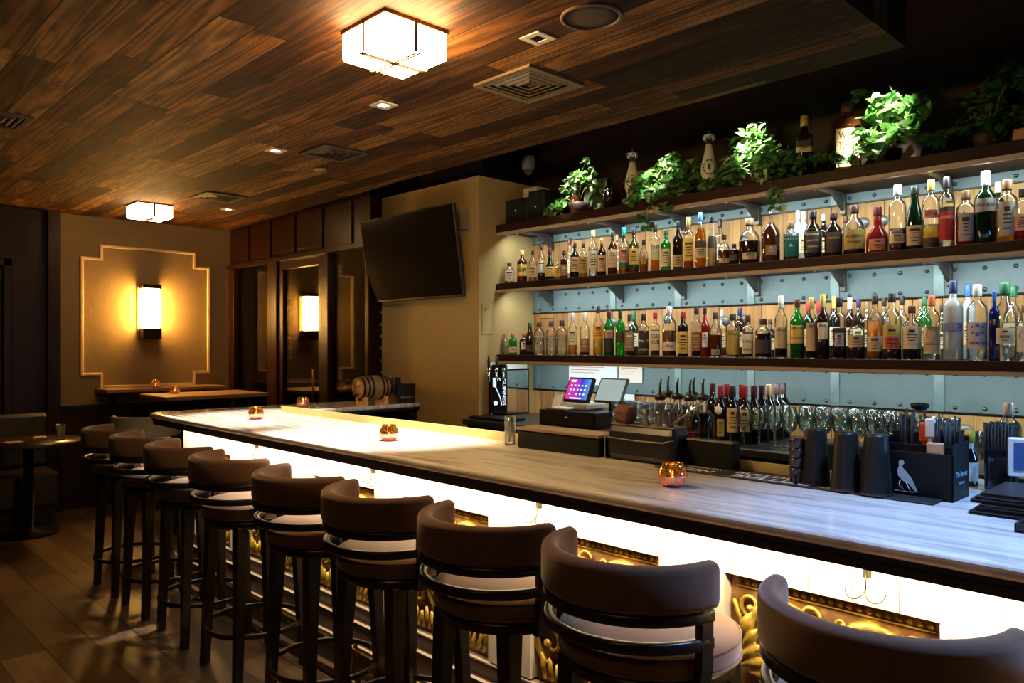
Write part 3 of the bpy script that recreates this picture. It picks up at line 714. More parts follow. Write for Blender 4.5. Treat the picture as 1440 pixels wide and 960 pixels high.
# ================================================================== LIQUIDS / GLASS
def GL(kind):
    d = dict(clear=((.96, .98, .97), None, 0), green=((.10, .62, .16), (.03, .30, .06), .22), dkgreen=((.06, .16, .06), (.01, .035, .012), .5), amber=((.45, .18, .05), (.10, .035, .01), .35), frost=((.75, .82, .84), (.55, .62, .66), .55),
             red=((.55, .05, .03), (.35, .02, .015), .5), blue=((.05, .08, .45), (.01, .02, .2), .6), black=((.04, .03, .03), (.008, .007, .007), .8), pale=((.9, .93, .8), (.6, .62, .45), .25), brown=((.14, .06, .03), (.03, .013, .007), .6), olive=((.35, .38, .08), (.10, .11, .02), .35))[kind]
    return thin_glass('glass_' + kind, d[0], .03, d[1], d[2])
def LQ(kind):
    d = dict(whisky=((.72, .26, .06), (.50, .15, .03), .42), orange=((.95, .42, .06), (.80, .28, .03), .5), dark=((.18, .05, .03), (.06, .015, .008), .6), gold=((.92, .62, .20), (.75, .42, .10), .4), water=((.9, .94, .95), (.5, .55, .55), .08), red=((.45, .02, .03), (.35, .01, .02), .6), yellow=((.95, .8, .25), (.7, .52, .12), .4), brown=((.35, .13, .05), (.16, .05, .02), .6))[kind]
    return thin_glass('liquid_' + kind, d[0], .1, d[1], d[2])
PAPER = dict(white=(.78, .75, .68), tan=(.62, .47, .26), yellow=(.75, .52, .12), black=(.02, .02, .02), cream=(.72, .62, .42), teal=(.0, .17, .16), red=(.55, .03, .03), pink=(.72, .36, .28), gold=(.5, .36, .08), salmon=(.7, .28, .2), grey=(.4, .36, .33), brown=(.3, .16, .08), purple=(.14, .12, .42), orange=(.85, .38, .04), dark=(.06, .045, .035), lilac=(.55, .5, .55))
CAPC = dict(black=(.01, .01, .011), red=(.35, .015, .02), gold=(.6, .42, .1), white=(.55, .55, .52), blue=(.02, .12, .5), navy=(.008, .015, .08), green=(.01, .12, .05), teal=(.0, .4, .35), cork=(.28, .16, .08), wood=(.06, .02, .015), yellow=(.55, .42, .08), silver=(.5, .5, .5), orange=(.6, .15, .04), dkred=(.09, .01, .012))
SHP = {  # (r, z) of the glass, then cap start, cap radius
    'std': ([(.9, 0), (1, .02), (1, .60), (.95, .65), (.72, .70), (.42, .75), (.34, .79), (.33, .93)], .86, .38),
    'wine': ([(.9, 0), (1, .015), (1, .60), (.92, .66), (.6, .72), (.40, .77), (.37, .97)], .80, .42),
    'taper': ([(.9, 0), (1, .02), (1, .44), (.88, .54), (.62, .68), (.42, .80), (.38, .95)], .86, .44),
    'square': ([(.92, 0), (1, .02), (1, .64), (.93, .69), (.5, .73), (.36, .76), (.35, .92)], .84, .42),
    'squat': ([(.92, 0), (1, .03), (1, .60), (.93, .70), (.60, .76), (.40, .79), (.38, .92)], .84, .46),
    'round': ([(.75, 0), (.95, .06), (1, .2), (1, .48), (.9, .60), (.62, .70), (.34, .76), (.30, .92)], .85, .40),
    'decanter': ([(.9, 0), (1, .03), (1, .50), (.9, .58), (.5, .66), (.22, .74), (.16, .84), (.15, .97)], .93, .22),
    'cone': ([(.95, 0), (1, .04), (1, .30), (.9, .42), (.5, .54), (.36, .66), (.32, .90)], .80, .36),
    'tall': ([(.92, 0), (1, .015), (1, .66), (.9, .72), (.5, .77), (.36, .80), (.35, .95)], .84, .42),
    'flask': ([(.9, 0), (1, .02), (1, .645), (.85, .76), (.45, .82), (.33, .84), (.33, .94)], .87, .44),
}
def prad(prof, z):
    for (r0, z0), (r1, z1) in zip(prof, prof[1:]):
        if z0 <= z <= z1: return r0 + (r1 - r0) * (z - z0) / max(1e-6, z1 - z0)
    return prof[-1][0]
NB = 0
def bottle(x, y, z, hgt, rad, shape, glass, liq, fill, cap, lab, label, texts=(), group=None, sup=2.0, rot=0.0, lab2=None, pour=False, cat='bottle', name='liquor_bottle'):
    prof, cz, cr = SHP[shape]
    face = math.atan2(-y, -x) + rot
    t = thing(name, label, cat, (x, y, z), face, group)
    if shape in ('square', 'flask') and sup == 2.0: sup = 5.0
    P = [(r * rad, q * hgt) for r, q in prof]
    ns = 22
    def blend(q): return sup if q < .66 * hgt else 2.0
    # body with superellipse only below the shoulder
    def ring(r, zz, s_):
        out = []
        for j in range(ns):
            a = 2 * PI * j / ns; ca, sa = math.cos(a), math.sin(a)
            k = (abs(ca) ** s_ + abs(sa) ** s_) ** (-1 / s_) * (.86 if s_ != 2 else 1)
            out.append((r * k * ca, r * k * sa, zz))
        return out
    def skin(pr, closed_top):
        m = MB(); vs = [(0, 0, pr[0][1])]; fs = []
        for r, zz in pr: vs += ring(r, zz, blend(zz))
        n = len(pr)
        for j in range(ns): fs.append((0, 1 + (j + 1) % ns, 1 + j))
        for i in range(n - 1):
            for j in range(ns):
                fs.append((1 + i * ns + j, 1 + i * ns + (j + 1) % ns, 1 + (i + 1) * ns + (j + 1) % ns, 1 + (i + 1) * ns + j))
        vs.append((0, 0, pr[-1][1])); c_ = len(vs) - 1
        for j in range(ns): fs.append((c_, 1 + (n - 1) * ns + j, 1 + (n - 1) * ns + (j + 1) % ns))
        m.add(vs, fs, True); return m
    skin(P, True).build('bottle_glass', GL(glass), t)
    if liq and fill > .05:
        fz = fill * hgt; pl = [(max(.002, r - .0025), max(zz, .006)) for r, zz in P if zz < fz] + [(prad(P, fz) - .0025, fz)]
        skin(pl, True).build('liquid', LQ(liq), t)
    cm = plain('cap_' + cap, CAPC[cap], .4, .5 if cap in ('gold', 'silver') else 0)
    c0 = cz * hgt; r_ = cr * rad
    if pour:
        MB().lathe([(0, c0), (r_ * 1.3, c0), (r_ * 1.5, c0 + .008), (r_ * 1.5, c0 + .02), (r_ * .7, c0 + .026), (.004, c0 + .03), (0, c0 + .03)], n=14).tube([(0, 0, c0 + .028), (0, 0, c0 + .06), (.006, .004, c0 + .088)], [.0055, .0045, .0035], 8).tube([(.006, 0, c0 + .028), (.010, -.004, c0 + .07)], .0022, 6).build('pour_spout', plain('spout_steel', (.08, .07, .06), .3, .7), t)
    else:
        MB().lathe([(0, c0), (r_, c0), (r_ * 1.03, c0 + .004), (r_, hgt - .003), (r_ * .9, hgt), (0, hgt)], n=16).build('cap', cm, t)
    def sq(a):
        if sup == 2.0: return 1.0
        ca, sa = math.cos(a), math.sin(a); return (abs(ca) ** sup + abs(sa) ** sup) ** (-1 / sup) * .86
    for L_ in (lab, lab2):
        if not L_: continue
        colr, q0, q1, half = (L_ + (62,))[:4]
        m = MB(); vs = []; fs = []; na, nz = 12, 4; hf = math.radians(half)
        for i in range(nz + 1):
            zz = hgt * (q0 + (q1 - q0) * i / nz); rr = prad(P, zz) + .0009
            for j in range(na + 1):
                a = -hf + 2 * hf * j / na; k = sq(a) if zz < .66 * hgt else 1
                vs.append((rr * k * math.cos(a), rr * k * math.sin(a), zz))
        for i in range(nz):
            for j in range(na): fs.append((i * (na + 1) + j, i * (na + 1) + j + 1, (i + 1) * (na + 1) + j + 1, (i + 1) * (na + 1) + j))
        m.add(vs, fs, True); lo = m.build('paper_label', plain('label_' + colr, PAPER[colr], .6, var=.12, scale=90), t)
        # printed rules of fine print
        if colr not in ('dark',) and not texts and L_ is lab:
            m = MB(); R_ = random.Random(int(x * 9000 + y * 777))
            for zf in (.78, .62, .5, .38, .22):
                wz = R_.uniform(.25, .6) * hf; zz = hgt * (q0 + (q1 - q0) * zf); th = hgt * (q1 - q0) * (.05 if zf > .7 else .02) * R_.uniform(.8, 1.5); rr = prad(P, zz) + .0015
                v = []; 
                for j in range(7):
                    a = -wz + 2 * wz * j / 6; k = sq(a) if zz < .66 * hgt else 1
                    v += [(rr * k * math.cos(a), rr * k * math.sin(a), zz - th), (rr * k * math.cos(a), rr * k * math.sin(a), zz + th)]
                m.add(v, [(2 * j, 2 * j + 2, 2 * j + 3, 2 * j + 1) for j in range(6)])
            m.build('print', plain('ink', (.05, .03, .02), .6) if colr not in ('black', 'red', 'teal', 'purple', 'brown') else plain('pale_ink', (.6, .52, .4), .6), lo)
        if L_ is lab:
            for tx, zf, sz, ink in texts:
                v, f = text_mesh(tx, 1, .02); x0 = min(p[0] for p in v); x1 = max(p[0] for p in v)
                wd = min(1.75 * hf * rad * .9, 1e9); kx = min(wd / (x1 - x0), sz * hgt * 1.1); ky = sz * hgt
                zc = hgt * (q0 + (q1 - q0) * zf); out = []
                for p in v:
                    xx = p[0] * kx; zz = zc + p[1] * ky; rr = prad(P, zz) + .0022; a = xx / rr
                    k = sq(a) if zz < .66 * hgt else 1
                    out.append((rr * k * math.cos(a), rr * k * math.sin(a), zz))
                MB().add(out, f).build('lettering', plain('ink_' + ink, PAPER.get(ink, (.03, .02, .02)), .6), lo)
    return t

# (px, top y, width px, row, shape, glass, liquid, fill, cap, label, description, texts, label2)
MID = [
 (716, 369, 14, 0, 'squat', 'clear', 'water', .5, 'black', ('white', .12, .6), 'short clear bottle, white label, dark stopper'),
 (734, 352, 15, 0, 'std', 'amber', 'whisky', .66, 'yellow', ('yellow', .2, .56), 'amber whisky bottle, yellow label, black characters', (('山崎', .5, .16, 'black'),)),
 (749, 352, 12, 0, 'std', 'clear', 'gold', .5, 'wood', ('tan', .15, .5), 'slim pale bottle, tan label'),
 (761, 344, 12, 0, 'std', 'clear', 'dark', .3, 'black', ('white', .22, .55), 'clear bottle, white label, black cap'),
 (773, 349, 15, 0, 'cone', 'dkgreen', None, 0, 'dkred', ('yellow', .12, .42), 'dark green bottle, yellow label, maroon neck'),
 (784, 371, 10, 0, 'square', 'clear', 'whisky', .7, 'gold', ('yellow', .15, .62), 'small square whisky bottle, yellow label'),
 (793, 352, 12, 0, 'square', 'amber', 'dark', .6, 'wood', ('brown', .1, .5), 'brown square bottle, dark label'),
 (808, 342, 14, 0, 'std', 'brown', 'dark', .7, 'black', ('tan', .18, .6), 'dark bottle, large tan label, black cap'),
 (820, 342, 13, 0, 'std', 'clear', 'gold', .6, 'black', ('gold', .12, .58), 'clear bottle, mustard label, black cap'),
 (834, 324, 14, 0, 'std', 'clear', 'water', .6, 'yellow', ('white', .18, .55), 'clear tall bottle, white label, lemon cap'),
 (846, 336, 13, 0, 'std', 'brown', 'dark', .7, 'gold', ('tan', .12, .55), 'near black bottle, tan label, gold top'),
 (861, 325, 14, 0, 'std', 'amber', 'whisky', .68, 'black', ('cream', .18, .58), 'amber whisky bottle, cream label'),
 (877, 320, 15, 0, 'std', 'clear', 'orange', .58, 'teal', ('pink', .25, .55), 'clear bottle, pink label, teal cap', (), ('teal', .14, .25)),
 (891, 322, 15, 0, 'std', 'olive', 'yellow', .6, 'black', ('yellow', .2, .55), 'olive green bottle, yellow label'),
 (905, 337, 13, 0, 'round', 'clear', 'whisky', .4, 'black', ('gold', .25, .5, 35), 'small round clear bottle, black cap'),
 (921, 315, 15, 0, 'square', 'clear', 'orange', .45, 'black', ('cream', .24, .62), 'clear square bottle, cream label, orange liquor', (('OLD', .7, .09, 'black'),)),
 (936, 323, 15, 0, 'std', 'green', None, 0, 'green', ('cream', .1, .52), 'bright green bottle, cream label'),
 (953, 311, 15, 0, 'std', 'brown', 'dark', .7, 'black', ('tan', .06, .3), 'brown bottle, low tan label, black cap'),
 (968, 306, 16, 0, 'square', 'clear', 'whisky', .5, 'gold', ('yellow', .15, .58), 'clear square bottle, large yellow label'),
 (985, 299, 17, 0, 'round', 'clear', 'orange', .72, 'blue', ('cream', .18, .36), 'clear bottle of orange liquor, blue cap', (), ('navy' if 0 else 'dark', .36, .48)),
 (1001, 304, 14, 0, 'taper', 'pale', 'yellow', .5, 'black', ('dark', .36, .6), 'pale tapered bottle, dark sash label'),
 (1018, 330, 17, 0, 'round', 'clear', 'brown', .5, 'black', ('cream', .1, .25), 'low round flask, pale low label'),
 (1032, 348, 14, 0, 'squat', 'brown', 'dark', .6, 'wood', ('dark', .2, .5), 'very short dark round bottle'),
 (1054, 307, 31, 0, 'round', 'clear', 'dark', .5, 'cork', ('cream', .1, .24, 40), 'broad round-shouldered bottle of dark whiskey, cork stopper'),
 (1084, 291, 26, 0, 'decanter', 'clear', 'brown', .72, 'cork', ('brown', .12, .3, 35), 'amber decanter bottle with thin flared neck'),
 (1112, 312, 24, 0, 'square', 'clear', 'brown', .4, 'cork', ('teal', .1, .62), 'square bottle, teal label', (('A B C E U', .86, .07, 'white'), ('▲', .55, .1, 'white'))),
 (1143, 297, 25, 0, 'round', 'brown', 'dark', .6, 'black', ('dark', .12, .62, 50), 'large dark arched-label bottle, black cork', (('BOURBON', .75, .06, 'cream'), ('SMALL BATCH', .5, .045, 'cream'), ('WHISKEY', .25, .05, 'cream'))),
 (1172, 299, 25, 0, 'round', 'brown', 'dark', .6, 'wood', ('dark', .1, .55, 50), 'dark round bottle, faint brown label', (('RESERVE', .7, .06, 'gold'),)),
 (1201, 289, 31, 0, 'round', 'clear', 'dark', .5, 'wood', ('gold', .12, .5), 'broad clear bottle, mustard label, wooden stopper', (('BOURBON', .65, .08, 'dark'), ('WHISKEY', .35, .06, 'dark'))),
 (1234, 291, 31, 0, 'cone', 'red', 'red', .6, 'dkred', ('salmon', .06, .30, 45), 'cone shaped red liqueur bottle'),
 (1262, 260, 24, 0, 'tall', 'clear', 'brown', .34, 'white', ('tan', .12, .26), 'tall clear bottle, white cap, low tan label'),
 (1286, 262, 24, 0, 'taper', 'dkgreen', 'dark', .5, 'black', ('tan', .07, .38), 'dark green tapered bottle, tan label'),
 (1309, 253, 23, 0, 'tall', 'clear', 'yellow', .35, 'yellow', ('pink', .44, .56), 'clear bottle, red lettered band, yellow cap', (('SIRNA', .5, .08, 'red'),), ('dark', .02, .16)),
 (1331, 249, 22, 0, 'tall', 'clear', 'water', .5, 'black', ('red', .10, .50), 'clear bottle, big red label, black cap', (('LUXARDO', .8, .06, 'cream'),), ('dark', .50, .57)),
 (1358, 268, 26, 0, 'squat', 'clear', 'red', .55, 'cork', ('grey', .08, .58, 45), 'etched clear squat bottle of red liqueur'),
 (1386, 241, 29, 0, 'wine', 'dkgreen', 'dark', .6, 'white', ('grey', .44, .62), 'large black-green bottle, grey crest label, white cap', (('BRAULIO', .5, .055, 'black'),)),
 (1416, 253, 28, 0, 'squat', 'clear', 'gold', .55, 'cork', ('grey', .10, .64, 45), 'clear bottle, pale label with brown dragon drawing'),
 (1438, 265, 22, 0, 'squat', 'clear', 'red', .45, 'black', ('pink', .2, .5), 'clear bottle of red liqueur cut by frame'),
]
MIDB = [(801, 335, 9, 'std', 'clear', 'water', 'dkred'), (806, 340, 8, 'std', 'pale', 'yellow', 'red'), (868, 330, 10, 'std', 'clear', 'gold', 'cork'), (1012, 308, 13, 'square', 'clear', 'brown', 'black'), (1122, 296, 12, 'tall', 'frost', None, 'white'),
        (1130, 297, 12, 'tall', 'frost', None, 'white'), (1158, 301, 14, 'std', 'brown', 'dark', 'silver'), (1189, 304, 16, 'std', 'clear', 'dark', 'dkred'), (1403, 256, 16, 'tall', 'dkgreen', 'dark', 'white')]
LOW = [
 (710, 470, 10, 0, 'squat', 'clear', 'water', .4, 'cork', None, 'tiny dim clear bottle beside the end wall'),
 (721, 468, 12, 0, 'squat', 'green', 'water', .4, 'orange', ('cream', .1, .35), 'tiny greenish bottle, orange cap'),
 (737, 468, 14, 0, 'squat', 'brown', 'dark', .5, 'orange', ('white', .25, .6, 35), 'small dark bottle with white tag'),
 (745, 453, 13, 0, 'taper', 'brown', 'dark', .5, 'green', ('dark', .1, .3), 'small dark bottle, green cap'),
 (758, 452, 16, 0, 'squat', 'clear', 'water', .5, 'wood', ('red' if 0 else 'brown', .52, .58, 80), 'crystal cut bottle, striped dark cap'),
 (775, 451, 16, 0, 'squat', 'clear', 'water', .5, 'wood', ('brown', .52, .58, 80), 'crystal cut bottle, dark cap'),
 (790, 450, 16, 0, 'squat', 'clear', 'water', .5, 'wood', ('brown', .52, .58, 80), 'crystal cut bottle, dark cap, brown band'),
 (805, 440, 13, 0, 'wine', 'clear', 'gold', .45, 'silver', ('cream', .25, .62), 'tall slim clear bottle, cream label'),
 (822, 440, 14, 0, 'wine', 'clear', 'red', .35, 'white', ('brown', .08, .40), 'slim bottle of red drink, brown label'),
 (841, 430, 15, 0, 'std', 'clear', 'yellow', .5, 'black', ('orange', .34, .62), 'clear bottle, bright orange label'),
 (856, 434, 15, 0, 'wine', 'green', 'dark', .3, 'wood', ('salmon', .38, .54, 45), 'green bottle, salmon and black label', (), ('black', .08, .38, 45)),
 (872, 434, 14, 0, 'wine', 'green', None, 0, 'black', ('dark', .28, .52, 45), 'green bottle, dark floral label'),
 (885, 442, 15, 0, 'square', 'clear', 'brown', .62, 'wood', ('brown', .12, .58), 'flat brown bottle, brown label'),
 (905, 441, 17, 0, 'square', 'clear', 'dark', .6, 'black', ('black', .06, .56), 'square black label whiskey bottle', (('No. 7', .6, .09, 'white'), ('WHISKEY', .2, .06, 'white'))),
 (921, 439, 15, 0, 'square', 'clear', 'brown', .6, 'red', ('cream', .14, .58), 'square bottle, cream label, reddish cap', (('OLD', .72, .12, 'dark'), ('TUB', .42, .12, 'dark'))),
 (941, 431, 20, 0, 'squat', 'clear', 'brown', .52, 'silver', ('white', .12, .30), 'broad amber bottle, low white label', (('MILL', .5, .07, 'dark'),)),
 (960, 438, 17, 0, 'square', 'brown', 'dark', .66, 'red', ('yellow', .08, .56), 'dark square bottle, yellow label, red cap'),
 (979, 431, 16, 0, 'square', 'clear', 'dark', .2, 'black', ('brown', .12, .5), 'clear bottle, brown shield label, long black cap'),
 (991, 432, 14, 0, 'std', 'red', 'dark', .6, 'black', ('white', .2, .5, 35), 'dark red bottle, black and white cap'),
 (1006, 439, 19, 0, 'round', 'clear', 'brown', .5, 'wood', ('tan', .05, .17, 40), 'round amber flask, small low label'),
 (1030, 441, 20, 0, 'squat', 'clear', 'whisky', .62, 'black', ('gold', .06, .6, 55), 'squat whiskey bottle, gold label', (('HOLF', .88, .08, 'dark'),)),
 (1051, 443, 18, 0, 'square', 'clear', 'brown', .6, 'wood', ('cream', .1, .55), 'square bourbon bottle, cream label', (("RUSSELL'S", .62, .07, 'dark'), ('RESERVE', .2, .05, 'dark'))),
 (1073, 448, 23, 0, 'squat', 'clear', 'dark', .62, 'wood', ('dark', .12, .46), 'broad dark amber bottle, wooden cap'),
 (1098, 416, 18, 0, 'wine', 'clear', 'dark', .40, 'white', ('tan', .16, .5), 'tall clear bottle, tan label, white cap', (('HIGH', .85, .06, 'dark'),)),
 (1121, 420, 20, 0, 'std', 'green', 'dark', .25, 'dkred', ('yellow', .25, .55), 'green whiskey bottle, cream label, maroon cap', (('JAMESON', .85, .06, 'dark'), ('IRISH WHISKEY', .3, .03, 'dark'))),
 (1141, 418, 16, 0, 'wine', 'clear', 'dark', .58, 'yellow', ('tan', .12, .58), 'slim dark bottle, cream label, yellow cap', (('LEJO', .88, .06, 'dark'),)),
 (1157, 414, 18, 0, 'wine', 'brown', 'dark', .6, 'yellow', ('cream', .30, .56, 45), 'dark bottle, white panel label, gold cap', (('AMPARO', .8, .05, 'dark'),)),
 (1180, 418, 21, 0, 'square', 'clear', 'dark', .5, 'black', ('grey', .2, .42, 35), 'square bottle with slanted black band', (), ('black', .42, .5)),
 (1204, 445, 23, 0, 'squat', 'clear', 'dark', .5, 'wood', ('tan', .28, .56), 'short bottle in gold wire net'),
 (1230, 415, 22, 0, 'std', 'clear', 'orange', .6, 'black', ('tan', .12, .36), 'orange liqueur bottle, tan label, black cap'),
 (1254, 412, 26, 0, 'std', 'clear', 'dark', .2, 'black', ('gold', .16, .52), 'broad bottle, gold label with red square', (), ('red', .17, .34, 42)),
 (1282, 430, 26, 0, 'std', 'clear', 'dark', .38, 'wood', ('cream', .2, .62), 'clear bottle of dark rum, cream label'),
 (1310, 416, 22, 0, 'tall', 'clear', 'water', .4, 'orange', ('tan', .10, .52), 'clear vodka bottle, kraft paper label', (("TITO'S", .92, .06, 'dark'), ('●', .68, .20, 'red'), ('Handmade', .35, .04, 'dark'))),
 (1340, 395, 26, 0, 'tall', 'frost', None, 0, 'navy', ('purple', .36, .47), 'frosted grey bottle, purple band, navy cap'),
 (1374, 400, 27, 0, 'tall', 'clear', 'water', .4, 'white', ('lilac', .16, .50), 'clear bottle, white label, dark snowflake, white cap', (('✱', .68, .22, 'purple'), ('PARADISE', .2, .05, 'dark'))),
 (1398, 409, 14, 0, 'tall', 'blue', None, 0, 'blue', ('black', .5, .6, 30), 'deep blue vodka bottle'),
 (1413, 398, 34, 0, 'round', 'clear', 'water', .5, 'green', ('cream', .22, .42, 40), 'large round clear bottle, dark green cap'),
 (1440, 428, 20, 0, 'std', 'clear', 'water', .5, 'cork', ('white', .16, .62), 'clear bottle, white label cut by frame', (('●', .6, .2, 'red'),)),
]
LOWB = [(891, 437, 13, 'wine', 'dkgreen', None, 'green'), (1015, 436, 14, 'std', 'clear', 'brown', 'silver'), (1040, 433, 13, 'tall', 'brown', 'dark', 'navy'), (1083, 449, 15, 'std', 'brown', 'dark', 'wood'), (1136, 422, 12, 'wine', 'dkgreen', 'dark', 'red'),
        (1151, 423, 12, 'wine', 'brown', 'dark', 'red'), (1173, 416, 15, 'wine', 'brown', 'dark', 'yellow'), (1195, 418, 14, 'wine', 'brown', 'dark', 'white'), (1207, 420, 16, 'std', 'brown', 'dark', 'navy'), (1219, 424, 15, 'std', 'clear', 'brown', 'cork'),
        (1243, 418, 15, 'std', 'clear', 'brown', 'black'), (1268, 416, 17, 'std', 'clear', 'water', 'black'), (1294, 420, 15, 'std', 'clear', 'brown', 'cork'), (1300, 417, 13, 'std', 'green', 'water', 'green'), (1361, 400, 19, 'tall', 'frost', None, 'blue'), (1325, 428, 17, 'std', 'clear', 'water', 'black'), (1424, 402, 26, 'round', 'clear', 'water', 'green')]
def row(lst, zs, nm, X=3.925):
    n = len(lst)
    for i, r in enumerate(lst):
        px, ty, wpx, _, shp, gl, lq, fl, cap, lab, desc = r[:11]
        texts = r[11] if len(r) > 11 else (); lab2 = r[12] if len(r) > 12 else None
        Y = yat(px, X); d = depth(X, Y); rad = wpx * d / 1080 / 2; x = X - .035 + rad + (.006 if i % 2 else 0)
        x = max(x, 3.87 + rad); Y = yat(px, x); d = depth(x, Y)
        hgt = max(.12, zat(ty, x, Y) - zs)
        bottle(x, Y, zs, hgt, min(rad, .062) * .97, shp, gl, lq, fl, cap, lab, '%s, front row of %s shelf, %s' % (desc, nm, ordw(i, n)), texts, 'bottles in the front row of the %s shelf' % nm, lab2=lab2)
def rowb(lst, zs, nm, X=4.14):
    n = len(lst)
    for i, (px, ty, wpx, shp, gl, lq, cap) in enumerate(lst):
        Y = yat(px, X); d = depth(X, Y); rad = max(.030, min(.045, wpx * d / 1080 / 2))
        g = dict(clear='clear', green='green', dkgreen='dark green', frost='frosted', brown='dark brown', pale='pale', black='black')[gl]
        bottle(X, Y, zs, zat(ty, X, Y) - zs, rad, shp, gl, lq, .5, cap, ('tan', .2, .5) if i % 3 else ('cream', .2, .5), '%s glass bottle, %s cap, back row of %s shelf, %s' % (g, dict(dkred='maroon').get(cap, cap), nm, ordw(i, n)), (), 'bottles in the back row of the %s shelf' % nm)
row(MID, 1.97, 'middle'); rowb(MIDB, 1.97, 'middle')
row(LOW, 1.45, 'lower'); rowb(LOWB, 1.45, 'lower')

# ================================================================== TOP SHELF
ZT = 2.40
def leaf(mb, p, d, up, L, W, cup):
    d = d.normalized(); s = d.cross(up)
    if s.length < .1: s = d.cross(Vector((1, 0, 0)))
    s.normalize(); nrm = s.cross(d).normalized()
    def P(u, v, h=0): return p + d * (u * L) + s * (v * W) + nrm * h
    c = cup * L
    vs = [P(0, 0), P(-.10, .28, c), P(.18, .52, c), P(.50, .42, c * .8), P(.80, .20, c * .2), P(1, 0, -c), P(.8, -.20, c * .2), P(.50, -.42, c * .8), P(.18, -.52, c), P(-.10, -.28, c), P(.3, 0, 0), P(.65, 0, -c * .2)]
    mb.add(vs, [(0, 1, 2, 10), (10, 2, 3, 11), (11, 3, 4), (11, 4, 5), (11, 5, 6), (11, 6, 7), (10, 11, 7, 8), (0, 10, 8, 9)], True)
def plant(label, blobs, pot, mat, seed, L=.042, name='trailing_plant'):
    R_ = random.Random(seed)
    px0, X0 = pot; y0 = yat(px0, X0)
    t = thing(name, label, 'plant', (X0, y0, ZT), 0, 'potted trailing plants on the top shelf')
    o_ = Vector((X0, y0, ZT))
    mb = MB(); vm = MB()
    for bl in blobs:
        px, py, rp, n = bl[:4]; X = bl[4] if len(bl) > 4 else X0
        Y = yat(px, X); Z = zat(py, X, Y); c = Vector((X, Y, Z)) - o_; r = rp * depth(X, Y) / 1080
        base = Vector((0, 0, .07)); mid = (base + c) / 2 + Vector((-.02, 0, .05))
        vm.tube([base, mid, c], .0022, 5)
        for _ in range(n):
            q = Vector((R_.gauss(0, .5), R_.gauss(0, .55), R_.gauss(0, .5))); 
            if q.length > 1.15: q = q.normalized() * 1.15
            p = c + Vector((q.x * min(r, .09), q.y * r, q.z * r))
            if p.x + X0 > 4.20: p.x = 4.2 - X0
            if p.z + ZT < ZT + .012 and p.x + X0 > 3.84: p.z = .015 + R_.random() * .02
            d = Vector((R_.uniform(-1, .1), R_.uniform(-1, 1), R_.uniform(-.9, .35))); up = Vector((R_.uniform(-1, .2), R_.uniform(-.6, .6), R_.uniform(.2, 1)))
            l = L * R_.uniform(.6, 1.2)
            leaf(mb, p, d, up, l, l * R_.uniform(.75, .95), R_.uniform(.04, .14))
            vm.tube([p, p - d.normalized() * l * .5 + Vector((0, 0, -.008))], .0012, 4)
    mb.build('foliage', mat, t); vm.build('vines', M_vine, t)
    MB().lathe([(0, .002), (.05, .002), (.06, .06), (.066, .085), (.058, .085), (.05, .075), (0, .072)], n=20).build('pot', M_pot, t)
plant('small trailing pothos spilling beside the black speakers', [(772, 298, 7, 26, 3.88), (786, 290, 9, 34, 3.88), (800, 272, 11, 44), (804, 256, 10, 36), (815, 248, 9, 30), (828, 246, 10, 34), (824, 226, 5, 10), (838, 262, 8, 24)], (812, 3.96), M_leaf, 1, .042)
plant('bushy pothos between the two white ceramic decanters', [(900, 262, 14, 60, 3.92), (893, 284, 10, 34, 3.88), (920, 250, 17, 80), (945, 232, 16, 70), (950, 258, 18, 90, 3.92), (930, 276, 14, 60, 3.88), (973, 238, 16, 70, 4.02), (982, 252, 12, 40, 4.02), (905, 302, 6, 16, 3.82), (911, 314, 6, 14, 3.82), (935, 293, 8, 18, 3.83)], (945, 4.0), M_leaf, 2, .047)
plant('brightly lit pothos bush in the middle of the top shelf', [(998, 262, 11, 44, 3.9), (1018, 252, 14, 60, 3.9), (1034, 236, 17, 80, 3.92), (1050, 208, 19, 100), (1064, 190, 15, 60), (1076, 222, 22, 130, 3.93), (1098, 236, 17, 80), (1108, 222, 14, 50), (1080, 250, 16, 60, 3.9), (1118, 236, 9, 24), (1088, 270, 6, 14, 3.82), (1092, 287, 7, 8, 3.82)], (1072, 4.0), M_leaf, 3, .052)
plant('leafy plant with pale leaves beside the large whiskey jug', [(1222, 192, 12, 26, 3.9), (1240, 160, 16, 40), (1252, 143, 14, 32), (1268, 155, 16, 38), (1236, 205, 12, 26, 3.9), (1292, 140, 12, 14), (1304, 152, 8, 8), (1262, 186, 15, 34, 3.93), (1213, 134, 10, 18, 4.1), (1212, 212, 8, 12, 3.9), (1280, 172, 12, 18)], (1248, 4.0), M_leaf, 4, .064)
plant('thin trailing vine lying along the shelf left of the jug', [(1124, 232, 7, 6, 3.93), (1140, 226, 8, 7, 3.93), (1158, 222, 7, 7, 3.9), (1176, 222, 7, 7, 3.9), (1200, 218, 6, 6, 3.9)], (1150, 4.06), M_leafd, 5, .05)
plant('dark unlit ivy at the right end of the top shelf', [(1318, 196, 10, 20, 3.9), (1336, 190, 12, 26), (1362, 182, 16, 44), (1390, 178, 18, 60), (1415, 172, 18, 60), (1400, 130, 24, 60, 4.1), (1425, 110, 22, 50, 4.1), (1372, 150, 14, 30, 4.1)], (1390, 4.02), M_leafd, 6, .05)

def at_shelf(px, X): return (X, yat(px, X), ZT)
